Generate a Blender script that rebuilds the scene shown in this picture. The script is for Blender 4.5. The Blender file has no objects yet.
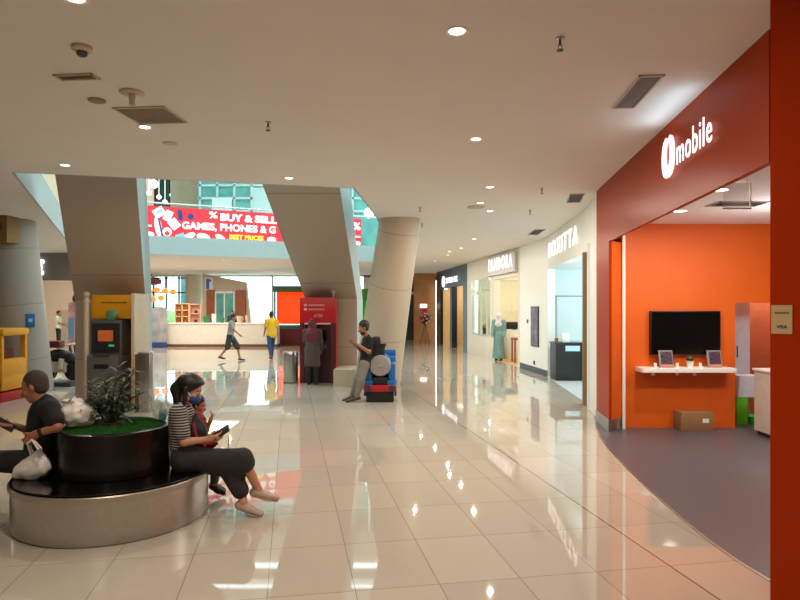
import bpy, bmesh, math, random
import numpy as np
from mathutils import Vector, Matrix

S = bpy.context.scene
COL = S.collection
PI = math.pi
F, HZ, H = 620.0, 309.0, 1.75          # focal length in px, horizon row, eye height
CEIL = 3.6

# ------------------------------------------------------------------ camera
cd = bpy.data.cameras.new('camera')
cam = bpy.data.objects.new('camera', cd); COL.objects.link(cam)
cam.location = (0, 0, H); cam.rotation_euler = (PI/2, 0, 0)
cd.sensor_width = 36; cd.lens = F/800*36; cd.shift_y = (HZ-300)/800
cd.clip_start = 0.05; cd.clip_end = 300
S.camera = cam

# ------------------------------------------------------------------ world, view
w = bpy.data.worlds.new('world'); S.world = w; w.use_nodes = True
bg = w.node_tree.nodes['Background']
bg.inputs[0].default_value = (0.74, 0.96, 1.0, 1); bg.inputs[1].default_value = 4.6
S.view_settings.view_transform = 'Standard'; S.view_settings.look = 'None'
S.view_settings.gamma = 1; S.view_settings.use_curve_mapping = False
S.view_settings.exposure = 0.15
S.cycles.max_bounces = 8; S.cycles.diffuse_bounces = 4; S.cycles.glossy_bounces = 4
S.cycles.sample_clamp_indirect = 6.0
S.cycles.caustics_reflective = False; S.cycles.caustics_refractive = False

def area_light(name, loc, size, power, color, rot=(0,0,0), shape='DISK', size_y=None, parent=None):
    l = bpy.data.lights.new(name, 'AREA'); l.shape = shape; l.size = size
    if size_y: l.size_y = size_y
    l.energy = power; l.color = color
    o = bpy.data.objects.new(name, l); COL.objects.link(o); o.location = loc; o.rotation_euler = rot
    if parent: o.parent = parent
    return o
DOWN_POWER = 26.0
WARM = (1.0, 0.88, 0.73)
COOL = (0.80, 0.97, 1.0)
# fixtureless area fills added to brighten the orange shop and far hall
area_light('ceiling_fill', (4.9, 7.0, 2.97), 1.4, 10, (1.0, .93, .85), shape='RECTANGLE', size_y=2.2)
area_light('ceiling_fill', (-9.5, 26.5, 3.5), 4, 260, (1, .9, .75), shape='RECTANGLE', size_y=5)

def point_light(name, loc, r, power, color):
    l = bpy.data.lights.new(name, 'POINT'); l.shadow_soft_size = r; l.energy = power; l.color = color
    o = bpy.data.objects.new(name, l); COL.objects.link(o); o.location = loc; return o
point_light('shop_ceiling_fill', (4.75, 7.2, 2.45), .1, 38, (1, .96, .92))  # unseen fill behind the pillar, added to brighten the shop ceiling
for x, y, e, c in [(4.6, 13.0, 140, COOL), (6.2, 15.8, 90, COOL), (4.4, 20.0, 55, (1, .97, .88)), (5.2, 23.2, 60, (1, .97, .88)), (3.5, 23.9, 22, (1, .98, .92)), (3.5, 27.2, 60, (1, .92, .8)), (3.2, 29.9, 50, (1, .92, .8))]:
    point_light('shop_fill', (x, y, 2.62), .09, e, c)  # bare point fills added to brighten the shop interiors, no fixtures
point_light('shop_fill', (-15.6, 26.5, 2.9), .1, 110, (1, .93, .84))  # fixtureless fill added to lift the dark far left shop
point_light('store_room_fill', (6.2, 9.9, 2.3), .1, 30, (.92, .97, 1))  # unseen fill added to lighten the store room

# ------------------------------------------------------------------ helpers
def P(px, py, Y):  return Vector(((px-400)/F*Y, Y, H-(py-HZ)/F*Y))
def G(px, py):     return P(px, py, H*F/(py-HZ))
def CP(px, py, z=CEIL): return P(px, py, (z-H)*F/(HZ-py))

MATS = {}
def srgb(r, g, b):
    f = lambda c: (c/255/12.92) if c/255 <= .04045 else ((c/255+.055)/1.055)**2.4
    return (f(r), f(g), f(b))
def mat(name, rgb, rough=.5, metal=0.0, emit=0.0, var=.06, scale=12, bump=0.0, alpha=1.0, spec=.5, coat=0.0, ecol=None):
    if name in MATS: return MATS[name]
    m = bpy.data.materials.new(name); m.use_nodes = True
    nt = m.node_tree; b = nt.nodes['Principled BSDF']
    c = srgb(*rgb)
    if var > 0 or bump > 0:
        tc = nt.nodes.new('ShaderNodeTexCoord'); n = nt.nodes.new('ShaderNodeTexNoise')
        n.inputs['Scale'].default_value = scale; n.inputs['Detail'].default_value = 4
        nt.links.new(tc.outputs['Object'], n.inputs['Vector'])
        r = nt.nodes.new('ShaderNodeValToRGB')
        r.color_ramp.elements[0].position = .3; r.color_ramp.elements[1].position = .7
        r.color_ramp.elements[0].color = tuple(x*(1-var) for x in c)+(1,)
        r.color_ramp.elements[1].color = tuple(min(1, x*(1+var)) for x in c)+(1,)
        nt.links.new(n.outputs['Fac'], r.inputs['Fac']); nt.links.new(r.outputs['Color'], b.inputs['Base Color'])
        if bump > 0:
            bp = nt.nodes.new('ShaderNodeBump'); bp.inputs['Strength'].default_value = bump
            bp.inputs['Distance'].default_value = .01
            nt.links.new(n.outputs['Fac'], bp.inputs['Height']); nt.links.new(bp.outputs['Normal'], b.inputs['Normal'])
    else: b.inputs['Base Color'].default_value = c+(1,)
    b.inputs['Roughness'].default_value = rough; b.inputs['Metallic'].default_value = metal
    b.inputs['Specular IOR Level'].default_value = spec; b.inputs['Coat Weight'].default_value = coat
    b.inputs['Coat Roughness'].default_value = .04
    b.inputs['Alpha'].default_value = alpha
    if emit > 0:
        b.inputs['Emission Color'].default_value = (srgb(*ecol) if ecol else c)+(1,); b.inputs['Emission Strength'].default_value = emit
    MATS[name] = m; return m

def math_node(nt, op, a, b=None):
    n = nt.nodes.new('ShaderNodeMath'); n.operation = op
    for i, v in enumerate((a, b)):
        if v is None: continue
        if isinstance(v, (int, float)): n.inputs[i].default_value = v
        else: nt.links.new(v, n.inputs[i])
    return n.outputs[0]

def floor_mat():
    m = bpy.data.materials.new('polished_tile'); m.use_nodes = True; nt = m.node_tree; b = nt.nodes['Principled BSDF']
    tc = nt.nodes.new('ShaderNodeTexCoord'); sp = nt.nodes.new('ShaderNodeSeparateXYZ')
    nt.links.new(tc.outputs['Object'], sp.inputs[0])
    X, Y = sp.outputs[0], sp.outputs[1]
    s = math_node(nt, 'ADD', math_node(nt, 'MULTIPLY', X, .985), math_node(nt, 'MULTIPLY', Y, .175))
    t = math_node(nt, 'SUBTRACT', math_node(nt, 'MULTIPLY', Y, .985), math_node(nt, 'MULTIPLY', X, .175))
    def grid(v, off, step):
        q = math_node(nt, 'DIVIDE', math_node(nt, 'SUBTRACT', v, off-300*step), step)
        fr = math_node(nt, 'FRACT', math_node(nt, 'ADD', q, .5))
        d = math_node(nt, 'MULTIPLY', math_node(nt, 'ABSOLUTE', math_node(nt, 'SUBTRACT', fr, .5)), step)
        return d, math_node(nt, 'FLOOR', q)
    ds, cs = grid(s, 2.549, .537); dt, ct = grid(t, 3.84, .775)
    line = math_node(nt, 'LESS_THAN', math_node(nt, 'MINIMUM', ds, dt), .0028)
    thick = math_node(nt, 'LESS_THAN', math_node(nt, 'ABSOLUTE', math_node(nt, 'SUBTRACT', s, 2.549)), .006)
    wn = nt.nodes.new('ShaderNodeTexWhiteNoise'); wn.noise_dimensions = '2D'
    cb = nt.nodes.new('ShaderNodeCombineXYZ'); nt.links.new(cs, cb.inputs[0]); nt.links.new(ct, cb.inputs[1])
    nt.links.new(cb.outputs[0], wn.inputs['Vector'])
    ramp = nt.nodes.new('ShaderNodeValToRGB')
    ramp.color_ramp.elements[0].color = srgb(182, 172, 159)+(1,); ramp.color_ramp.elements[1].color = srgb(190, 180, 166)+(1,)
    nt.links.new(wn.outputs['Value'], ramp.inputs['Fac'])
    mx = nt.nodes.new('ShaderNodeMixRGB'); mx.inputs[2].default_value = srgb(140, 124, 106)+(1,)
    nt.links.new(line, mx.inputs[0]); nt.links.new(ramp.outputs[0], mx.inputs[1])
    m2 = nt.nodes.new('ShaderNodeMixRGB'); m2.inputs[2].default_value = srgb(84, 74, 64)+(1,)
    nt.links.new(thick, m2.inputs[0]); nt.links.new(mx.outputs[0], m2.inputs[1])
    nt.links.new(m2.outputs[0], b.inputs['Base Color'])
    b.inputs['Roughness'].default_value = .028; b.inputs['Specular IOR Level'].default_value = .6
    return m

def panel_mat(name, rgb, step_z, off_z, vertical=0, rough=.45):
    """cladding with thin joint lines across the local z, and n vertical joints round the local axis"""
    m = bpy.data.materials.new(name); m.use_nodes = True; nt = m.node_tree; b = nt.nodes['Principled BSDF']
    tc = nt.nodes.new('ShaderNodeTexCoord'); sp = nt.nodes.new('ShaderNodeSeparateXYZ')
    nt.links.new(tc.outputs['Object'], sp.inputs[0])
    fr = math_node(nt, 'FRACT', math_node(nt, 'DIVIDE', math_node(nt, 'SUBTRACT', sp.outputs[2], off_z-50*step_z), step_z))
    l = math_node(nt, 'LESS_THAN', fr, .014/step_z)
    if vertical:
        an = math_node(nt, 'ARCTAN2', sp.outputs[1], sp.outputs[0])
        fa = math_node(nt, 'FRACT', math_node(nt, 'ADD', math_node(nt, 'MULTIPLY', an, vertical/(2*PI)), 10.27))
        l = math_node(nt, 'MAXIMUM', l, math_node(nt, 'LESS_THAN', fa, .006*vertical/2))
    mx = nt.nodes.new('ShaderNodeMixRGB'); c = srgb(*rgb)
    mx.inputs[1].default_value = c+(1,); mx.inputs[2].default_value = tuple(x*.6 for x in c)+(1,)
    nt.links.new(l, mx.inputs[0]); nt.links.new(mx.outputs[0], b.inputs['Base Color'])
    b.inputs['Roughness'].default_value = rough
    return m

def glass_mat(name, tint=(.9, .97, .97), gloss=.12):
    m = bpy.data.materials.new(name); m.use_nodes = True; nt = m.node_tree; nt.nodes.remove(nt.nodes['Principled BSDF'])
    t = nt.nodes.new('ShaderNodeBsdfTransparent'); t.inputs[0].default_value = tint+(1,)
    g = nt.nodes.new('ShaderNodeBsdfGlossy'); g.inputs['Roughness'].default_value = .03
    lw = nt.nodes.new('ShaderNodeLayerWeight'); fz = math_node(nt, 'ADD', math_node(nt, 'MULTIPLY', math_node(nt, 'POWER', lw.outputs['Facing'], 5.0), .55), .03)
    mx = nt.nodes.new('ShaderNodeMixShader')
    nt.links.new(fz, mx.inputs[0]); nt.links.new(t.outputs[0], mx.inputs[1]); nt.links.new(g.outputs[0], mx.inputs[2])
    nt.links.new(mx.outputs[0], nt.nodes['Material Output'].inputs[0]); return m
def translucent_mat(name, rgb, mixf=.7):
    m = bpy.data.materials.new(name); m.use_nodes = True; nt = m.node_tree; nt.nodes.remove(nt.nodes['Principled BSDF'])
    t = nt.nodes.new('ShaderNodeBsdfTranslucent'); d = nt.nodes.new('ShaderNodeBsdfDiffuse')
    for n in (t, d): n.inputs[0].default_value = srgb(*rgb)+(1,)
    mx = nt.nodes.new('ShaderNodeMixShader'); mx.inputs[0].default_value = mixf
    nt.links.new(d.outputs[0], mx.inputs[1]); nt.links.new(t.outputs[0], mx.inputs[2])
    nt.links.new(mx.outputs[0], nt.nodes['Material Output'].inputs[0]); return m
def stripe_mat(name, a, b_, step, frac, axis=2, rough=.8):
    m = bpy.data.materials.new(name); m.use_nodes = True; nt = m.node_tree; b = nt.nodes['Principled BSDF']
    tc = nt.nodes.new('ShaderNodeTexCoord'); sp = nt.nodes.new('ShaderNodeSeparateXYZ'); nt.links.new(tc.outputs['Object'], sp.inputs[0])
    fr = math_node(nt, 'FRACT', math_node(nt, 'DIVIDE', math_node(nt, 'ADD', sp.outputs[axis], 50*step), step))
    l = math_node(nt, 'LESS_THAN', fr, frac); mx = nt.nodes.new('ShaderNodeMixRGB')
    mx.inputs[1].default_value = srgb(*a)+(1,); mx.inputs[2].default_value = srgb(*b_)+(1,)
    nt.links.new(l, mx.inputs[0]); nt.links.new(mx.outputs[0], b.inputs['Base Color']); b.inputs['Roughness'].default_value = rough
    return m

class MB:
    """collects shapes, then links them as ONE mesh object"""
    def __init__(s): s.bm = bmesh.new()
    def box(s, x0, x1, y0, y1, z0, z1, bev=0, mi=0):
        r = bmesh.ops.create_cube(s.bm, size=1)
        for v in r['verts']:
            v.co = Vector(((x0+x1)/2+v.co.x*(x1-x0), (y0+y1)/2+v.co.y*(y1-y0), (z0+z1)/2+v.co.z*(z1-z0)))
        fs = set(f for v in r['verts'] for f in v.link_faces)
        for f in fs: f.material_index = mi
        if bev:
            es = set(e for f in fs for e in f.edges)
            rr = bmesh.ops.bevel(s.bm, geom=list(es), offset=bev, segments=2, affect='EDGES', profile=.6)
            for f in rr['faces']: f.material_index = mi
        return s
    def hexa(s, lo, hi, mi=0):
        a = [s.bm.verts.new(p) for p in lo]; b = [s.bm.verts.new(p) for p in hi]; n = len(a)
        fs = [s.bm.faces.new(a[::-1]), s.bm.faces.new(b)]
        for i in range(n): fs.append(s.bm.faces.new((a[i], a[(i+1) % n], b[(i+1) % n], b[i])))
        for f in fs: f.material_index = mi
        return s
    def prism(s, poly, z0, z1, mi=0):
        return s.hexa([(p[0], p[1], z0) for p in poly], [(p[0], p[1], z1) for p in poly], mi)
    def wall(s, a, b, z0, z1, th, mi=0):
        """upright slab from a to b in plan, thickness th towards the left-hand normal"""
        a = Vector((a[0], a[1])); b = Vector((b[0], b[1])); d = (b-a).normalized(); n = Vector((-d.y, d.x))*th
        return s.prism([a, b, b+n, a+n], z0, z1, mi)
    def bar(s, a, b, r, r2=None, seg=12, mi=0):
        a = Vector(a); b = Vector(b); d = b-a
        q = d.to_track_quat('Z', 'Y').to_matrix().to_4x4()
        rr = bmesh.ops.create_cone(s.bm, cap_ends=True, segments=seg, radius1=r, radius2=r if r2 is None else r2, depth=d.length,
                                   matrix=Matrix.Translation((a+b)/2) @ q)
        for v in rr['verts']:
            for f in v.link_faces: f.material_index = mi
        return s
    def tube(s, pts, r, seg=8, mi=0):
        for a, b in zip(pts[:-1], pts[1:]): s.bar(a, b, r, seg=seg, mi=mi)
        for p in pts[1:-1]: s.ball(p, r*1.02, seg=seg, mi=mi)
        return s
    def ball(s, c, r, sc=(1, 1, 1), seg=16, mi=0):
        rr = bmesh.ops.create_uvsphere(s.bm, u_segments=seg, v_segments=max(6, seg//2), radius=r,
                                       matrix=Matrix.Translation(c) @ Matrix.Diagonal((*sc, 1)))
        for v in rr['verts']:
            for f in v.link_faces: f.material_index = mi
        return s
    def lathe(s, prof, c=(0, 0, 0), seg=48, mi=0, caps=True):
        rings = []
        for r, z in prof:
            rings.append([s.bm.verts.new((c[0]+r*math.cos(2*PI*i/seg), c[1]+r*math.sin(2*PI*i/seg), c[2]+z)) for i in range(seg)])
        for A, B in zip(rings[:-1], rings[1:]):
            for i in range(seg):
                f = s.bm.faces.new((A[i], A[(i+1) % seg], B[(i+1) % seg], B[i])); f.material_index = mi
        if caps:
            for R_, rev in ((rings[0], True), (rings[-1], False)):
                f = s.bm.faces.new(R_[::-1] if rev else R_); f.material_index = mi
        return s
    def quad(s, *pts, mi=0):
        f = s.bm.faces.new([s.bm.verts.new(p) for p in pts]); f.material_index = mi; return s
    def xform(s, M): bmesh.ops.transform(s.bm, matrix=M, verts=s.bm.verts); return s
    def build(s, name, mats, parent=None, loc=None, smooth=35, normals=True):
        if normals: bmesh.ops.recalc_face_normals(s.bm, faces=s.bm.faces)
        me = bpy.data.meshes.new(name); s.bm.to_mesh(me); s.bm.free()
        for m in (mats if isinstance(mats, (list, tuple)) else [mats]): me.materials.append(m)
        if smooth:
            me.polygons.foreach_set('use_smooth', [True]*len(me.polygons))
            me.set_sharp_from_angle(angle=math.radians(smooth))
        o = bpy.data.objects.new(name, me); COL.objects.link(o)
        if loc is not None: o.location = loc
        if parent: o.parent = parent
        return o
def thing(name, label, cat, loc=(0, 0, 0), rz=0, group=None):
    o = bpy.data.objects.new(name, None); COL.objects.link(o); o.location = loc; o.rotation_euler = (0, 0, rz)
    o.empty_display_size = .1
    o['label'] = label; o['category'] = cat
    if group: o['group'] = group
    return o
def tag(o, label, cat, group=None):
    o['label'] = label; o['category'] = cat
    if group: o['group'] = group
    return o
def struct(o): o['kind'] = 'structure'; return o
def copy_tree(o, parent=None):
    c = o.copy(); COL.objects.link(c)
    if parent: c.parent = parent
    for ch in list(o.children): copy_tree(ch, c)
    return c
def text_bm(mb, body, x0, y0, wd, ht, depth=.02, bold=0.0, mi=0, M=None, space=1.0):
    """letters as solid geometry fitted to a box wd x ht at (x0, y0) of the local XY plane, facing +Z"""
    c = bpy.data.curves.new('t', 'FONT'); c.body = body; c.size = 1; c.extrude = .5; c.offset = bold
    c.resolution_u = 3; c.space_character = space
    o = bpy.data.objects.new('t', c); COL.objects.link(o)
    me = bpy.data.meshes.new_from_object(o.evaluated_get(bpy.context.evaluated_depsgraph_get()))
    bpy.data.objects.remove(o); bpy.data.curves.remove(c)
    v = np.array([p.co[:] for p in me.vertices]); lo, hi = v.min(0), v.max(0)
    tmp = bmesh.new(); tmp.from_mesh(me); bpy.data.meshes.remove(me)
    mp = {}
    for q in tmp.verts:
        p = Vector((x0+(q.co.x-lo[0])/(hi[0]-lo[0])*wd, y0+(q.co.y-lo[1])/(hi[1]-lo[1])*ht, (q.co.z+.5)*depth))
        mp[q.index] = mb.bm.verts.new(M @ p if M else p)
    for f in tmp.faces:
        try: g = mb.bm.faces.new([mp[q.index] for q in f.verts]); g.material_index = mi
        except ValueError: pass
    tmp.free(); return mb
def frame_M(origin, xdir):
    """local X along xdir, local Y up, local Z out of the wall towards its viewer"""
    x = Vector((xdir[0], xdir[1], 0)).normalized(); y = Vector((0, 0, 1)); z = x.cross(y)
    return Matrix(((x.x, y.x, z.x, origin[0]), (x.y, y.y, z.y, origin[1]), (x.z, y.z, z.z, origin[2]), (0, 0, 0, 1)))
FACE = frame_M   # alias
# ================================================================== materials
M_floor = floor_mat()
M_ceil = mat('ceiling_paint', (236, 228, 220), .85, var=.015, scale=2)
M_wall = mat('wall_paint', (218, 212, 200), .7, var=.02, scale=3)
M_white = mat('white_laminate', (242, 243, 238), .4, var=.01)
M_fascia = mat('pale_blue_fascia', (164, 184, 188), .5, var=.02)
M_slab = panel_mat('slab_cladding', (176, 158, 140), 1.55, .8, 0, .5)
M_column = panel_mat('column_cladding', (196, 178, 154), 1.15, .10, 2, .4)
M_colgrey = panel_mat('grey_column_cladding', (146, 138, 130), 1.15, .7, 2, .45)
M_orange = mat('orange_paint', (224, 98, 8), .55, var=.03, scale=4)
M_acryl = mat('orange_red_acrylic', (166, 56, 8), .3, var=.02, scale=3, coat=0, spec=.05)
M_acryl2 = mat('red_acrylic', (178, 50, 2), .3, var=.02, scale=3, spec=.12)
M_greyfloor = mat('grey_vinyl', (84, 82, 88), .35, var=.05, scale=30)
M_steel = mat('brushed_steel', (190, 186, 180), .28, 1.0, var=.05, scale=25)
M_chrome = mat('bright_metal', (215, 215, 215), .18, 1.0, var=.02)
M_black = mat('black_plastic', (16, 15, 15), .4, var=.1)
M_blackgloss = mat('black_gloss', (10, 9, 9), .12, var=.05)
M_dark = mat('dark_grey', (52, 50, 50), .5, var=.05)
M_glass = glass_mat('clear_glass')
M_woodwall = mat('brown_wood_panel', (166, 112, 62), .45, var=.14, scale=3)
M_wood = mat('reddish_wood', (150, 82, 40), .45, var=.15, scale=5)
M_tan = mat('tan_panel', (222, 186, 126), .5, var=.05)
M_red = mat('signal_red', (176, 20, 26), .35, var=.04)
M_darkred = mat('dark_red', (92, 16, 22), .35, var=.05)
M_yellow = mat('yellow_panel', (222, 152, 12), .4, var=.04)
M_letter = mat('lit_letter', (245, 248, 255), .5, emit=1.15, var=0)
M_letterwarm = mat('lit_letter_soft', (255, 252, 244), .5, emit=1.1, var=0)
M_lens = mat('lamp_lens', (255, 244, 220), .5, emit=8, var=0)
M_green = mat('green_paint', (40, 120, 60), .5)
M_beige = mat('beige_wall', (196, 180, 158), .6, var=.03)
M_teal = mat('teal_glass_panel', (96, 170, 168), .25, var=.25, scale=1.5)
M_lightwood = mat('pale_wood', (216, 172, 124), .5, var=.08)
M_shopfloor = mat('light_wood_floor', (206, 164, 112), .3, var=.08)
M_greywall = mat('cool_white_wall', (214, 224, 224), .6, var=.02)

# ================================================================== setting
fl = MB(); fl.box(-18, 10, -6, 46, -.12, 0)
struct(fl.build('floor', M_floor, smooth=0))
# curved vinyl floor of the orange shop
edge = [(3.42, 10.9), (3.33, 10.74), (2.92, 9.3), (2.74, 8.5), (2.62, 7.9), (2.47, 6.7), (2.40, 6.0), (2.34, 5.2), (2.32, 4.7), (2.33, 4.3), (2.38, 3.9), (2.5, 3.3), (2.7, 2.7)]
fb = MB(); fb.prism(edge+[(8, 2.7), (8, 10.9)], -.02, .004)
struct(fb.build('floor_shop', M_greyfloor, smooth=0))
tb = MB()
for a, b in zip(edge[1:-1], edge[2:]): tb.wall(a, b, -.02, .006, .022)
struct(tb.build('trim_1', M_steel))

# ceiling with the atrium opening in it: front, left, right and far pieces
ce = MB()
ce.prism([(-18, -6), (10, -6), (10, 9.48), (-.69, 9.48), (-5.25, 8.37), (-18, 8.37)], CEIL, 4.2)
ce.prism([(-18, 8.37), (-5.25, 8.37), (-9.9, 18.7), (-9.9, 20.2), (-18, 20.2)], CEIL, 4.2)
ce.prism([(-.69, 9.48), (10, 9.48), (10, 24.6), (-.3, 24.6), (-.45, 12.5)], CEIL, 4.2)
ce.prism([(-18, 20.2), (-9.9, 20.2), (-.3, 24.6), (10, 24.6), (10, 34.3), (-18, 34.3)], CEIL, 4.2)
ce.prism([(-1.2, 34.3), (10, 34.3), (10, 46), (-1.2, 46)], CEIL, 4.2)
struct(ce.build('ceiling', M_ceil, smooth=0))
hole = [(-5.25, 8.37), (-.69, 9.48), (-.45, 12.5), (-.3, 24.6), (-9.9, 20.2), (-9.9, 18.7)]
for i in range(6):
    a, b = hole[i], hole[(i+1) % 6]
    t = MB(); t.wall(a, b, CEIL-.001, 4.22, .03)
    struct(t.build('trim_%d' % (i+2), M_fascia, smooth=0))

# outer shell
def wall_obj(name, a, b, z0, z1, th, m): return struct(MB().wall(a, b, z0, z1, th).build(name, m, smooth=0))
wall_obj('wall_back', (-18, -6), (10, -6), 0, CEIL, -.2, M_wall)
wall_obj('wall_left', (-18, -6), (-18, 46), 0, 9, .2, M_wall)
wall_obj('wall_right', (10, -6), (10, 46), 0, 9, -.2, M_wall)
# upper storey round the atrium, open to the sky
wall_obj('wall_upper_near', (-18, 3), (10, 3), 4.2, 9.5, -.2, M_wall)
up = MB()
up.wall((-18, 29), (-11.4, 29), 4.2, 10, -.3); up.wall((-9.9, 29), (-9.5, 29), 4.2, 10, -.3)
up.wall((-11.4, 29), (-9.9, 29), 8.6, 10, -.3); up.wall((-9.5, 29), (3, 29), 8.2, 10, -.3); up.wall((3, 29), (10, 29), 4.2, 10, -.3)
struct(up.build('wall_upper_far', M_beige, smooth=0))

# orange shop (right foreground)
C1, C0 = (3.08, 9.72), (2.44, 4.1)
fa = MB(); fa.wall(C1, C0, 2.72, CEIL, .05)
struct(fa.build('wall_shop_fascia', M_acryl, smooth=0))
fa = MB(); fa.wall(C1, (2.981, 8.85), .17, 2.72, .04)
struct(fa.build('wall_shop_pier', M_acryl, smooth=0))
fa = MB(); fa.prism([(2.986, 8.85), (3.03, 8.85), (3.238, 9.06), (3.3, 9.2), (3.2, 9.65), (3.07, 9.5)], .17, 2.72)
struct(fa.build('wall_shop_jamb', M_orange, smooth=0))
fa = MB(); fa.prism([(3.07, 9.73), (2.972, 8.84), (3.03, 8.84), (3.233, 9.05), (3.3, 9.72)], 0, .17)
struct(fa.build('baseboard_shop', M_steel, smooth=0))
wb = MB(); wb.box(3.24, 4.93, 9.12, 9.27, 0, 3.0); wb.box(4.93, 8, 9.12, 9.27, 1.84, 3.0); wb.box(5.9, 8, 9.12, 9.27, 0, 1.84)
struct(wb.build('wall_shop_back', M_orange, smooth=0))
struct(MB().box(3.238, 3.28, 9.02, 9.10, 0, 2.9).build('trim_8', M_white, smooth=0))
struct(MB().box(7.9, 8.05, 3, 9.27, 0, 3.0).build('wall_shop_side', M_orange, smooth=0))
struct(MB().prism([(2.58, 4.1), (3.2, 9.6), (8, 9.6), (8, 3), (3.4, 3)], 3.0, 3.08).build('ceiling_shop', mat('shop_ceiling_paint', (232, 226, 226), .8, var=.01), smooth=0))
# store room seen past the wall's end
struct(MB().box(4.6, 7, 10.5, 10.6, 0, 3).box(4.5, 4.6, 9.27, 10.6, 0, 3).box(7,7.1,9.27,10.6,0,3).build('wall_store_room', mat('brown_orange_paint', (176, 92, 52), .6), smooth=0))
struct(MB().box(4.5, 8, 9.27, 10.6, 2.6, 2.7).build('ceiling_store_room', M_ceil, smooth=0))
# near corner pillar of the shop
pl = MB(); pl.prism([(2.19, 3.668), (3.25, 2.75), (4.2, 3.0), (4.2, 4.4), (2.66, 4.3)], 0, CEIL)
struct(pl.build('wall_corner_pillar', M_acryl2, smooth=0))

# white clothes shop after it: header, opening, end wall
A, B, C, D, E, Fp = (3.12, 9.75), (3.45, 11.6), (3.81, 16.0), (3.58, 18.5), (2.73, 25.2), (1.85, 31.5)
wl = MB(); wl.wall(B, A, 0, CEIL, .2); wl.wall(C, B, 2.78, CEIL, .2); wl.wall(D, C, 0, CEIL, .2)
struct(wl.build('wall_white_shop', M_white, smooth=0))
bb = MB(); bb.wall((3.573, 18.5), (3.803, 16.0), 0, .16, .01)
struct(bb.build('baseboard_white_shop', M_black, smooth=0))
ws = MB(); ws.box(3.95, 8, 18.0, 18.15, 0, 2.9); ws.box(7.9, 8.05, 10.9, 18, 0, 2.9); ws.box(3.3, 8, 10.75, 10.9, 0, 2.9)
struct(ws.build('wall_white_shop_inside', M_greywall, smooth=0))
struct(MB().prism([(3.6, 11.7), (3.97, 16), (3.8, 18.1), (8, 18.1), (8, 10.8), (3.5, 10.8)], 2.9, 2.98).build('ceiling_white_shop', M_white, smooth=0))
struct(MB().prism([(3.47, 11.62), (3.80, 15.98), (4.0, 18), (8, 18), (8, 10.9), (3.5, 10.9)], -.02, .005).build('floor_white_shop', mat('white_floor', (214, 222, 222), .2, var=.02), smooth=0))
struct(MB().bar((3.40, 11.3, 0), (3.40, 11.3, 2.78), .075, seg=16).build('wall_brown_post', mat('bronze', (128, 100, 66), .4), smooth=40))
dl = MB().box(4.55, 5.35, 17.97, 18.0, 0, 2.1, mi=0); dl.box(4.5, 4.54, 17.96, 18, 0, 2.14, mi=1).box(5.36, 5.4, 17.96, 18, 0, 2.14, mi=1).box(4.5, 5.4, 17.96, 18, 2.1, 2.14, mi=1)
struct(dl.build('door_1', [M_greywall, mat('grey_frame', (150, 160, 160), .5)], smooth=0))

# jeweller's shop: window wall, opening with header
def on(a, b, Y): t = (Y-a[1])/(b[1]-a[1]); return (a[0]+(b[0]-a[0])*t, Y)
d0, d1, w0, w1 = on(D, E, 18.7), on(D, E, 21.25), on(D, E, 21.8), on(D, E, 24.5)
wl = MB(); wl.wall(d0, D, 0, CEIL, .2); wl.wall(d1, d0, 2.75, CEIL, .2); wl.wall(w0, d1, 0, CEIL, .2)
wl.wall(w1, w0, 0, .76, .2); wl.wall(w1, w0, 2.85, CEIL, .2); wl.wall(E, w1, 0, CEIL, .2)
struct(wl.build('wall_jeweller', mat('warm_white_panel', (226, 220, 204), .5, var=.01), smooth=0))
q = MB(); q.wall(on(D, E, 24.45), on(D, E, 21.85), .76, 2.85, .02)
wo = struct(q.build('window_1', M_glass, smooth=0))
q = MB()
for Y in (22.25, 23.1, 23.95): q.wall(on(D, E, Y+.025), on(D, E, Y-.025), .76, 2.85, .07)
q.wall(on(D, E, 24.5), on(D, E, 21.8), 2.42, 2.47, .07); q.wall(on(D, E, 24.5), on(D, E, 21.8), .76, .82, .1)
q.build('window_frame', M_white, wo, smooth=0)
ins = MB(); ins.box(2.76, 8, 25.25, 25.35, 0, 2.9); ins.box(7.5, 7.6, 18.6, 25.3, 0, 2.9); ins.box(3.8, 7.6, 18.5, 18.6, 0, 2.9)
struct(ins.build('wall_jeweller_inside', mat('cream_wall', (222, 214, 180), .6), smooth=0))
struct(MB().prism([(3.7, 18.6), (2.95, 25.3), (8, 25.3), (8, 18.6)], 2.9, 2.98).build('ceiling_jeweller', M_white, smooth=0))
struct(MB().prism([(3.57, 18.6), (2.74, 25.2), (8, 25.2), (8, 18.6)], -.02, .005).build('floor_jeweller', M_shopfloor, smooth=0))

# dark fronted shop
wl = MB(); wl.wall(Fp, E, 2.75, CEIL, .2); wl.wall(on(E, Fp, 25.9), E, 0, 2.75, .2)
wl.wall(Fp, on(E, Fp, 30.5), 0, 2.75, .2); wl.wall(on(E, Fp, 28.4), on(E, Fp, 28.0), 0, 2.75, .25)
struct(wl.build('wall_dark_shop', mat('black_cladding', (22, 20, 22), .35), smooth=0))
ins = MB(); ins.box(2.4, 8, 31.5, 31.6, 0, 2.9); ins.box(5.4, 5.5, 25.4, 31.5, 0, 2.9)
struct(ins.build('wall_dark_shop_inside', M_tan, smooth=0))
struct(MB().prism([(2.9, 25.4), (2.05, 31.5), (8, 31.5), (8, 25.4)], 2.9, 2.98).build('ceiling_dark_shop', M_white, smooth=0))
ls = MB(); ls.wall((1.83, 31.72), (1.845, 31.6), 0, 3.2, .05)
tag(ls.build('light_strip', mat('strip_light', (255, 250, 240), .5, emit=4, var=0)), 'tall thin white light strip on the edge of the dark shopfront', 'light strip')
wl = MB(); wl.box(.72, 1.86, 32.2, 32.4, 0, CEIL)
struct(wl.build('wall_wood_end', M_woodwall, smooth=0))
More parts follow.
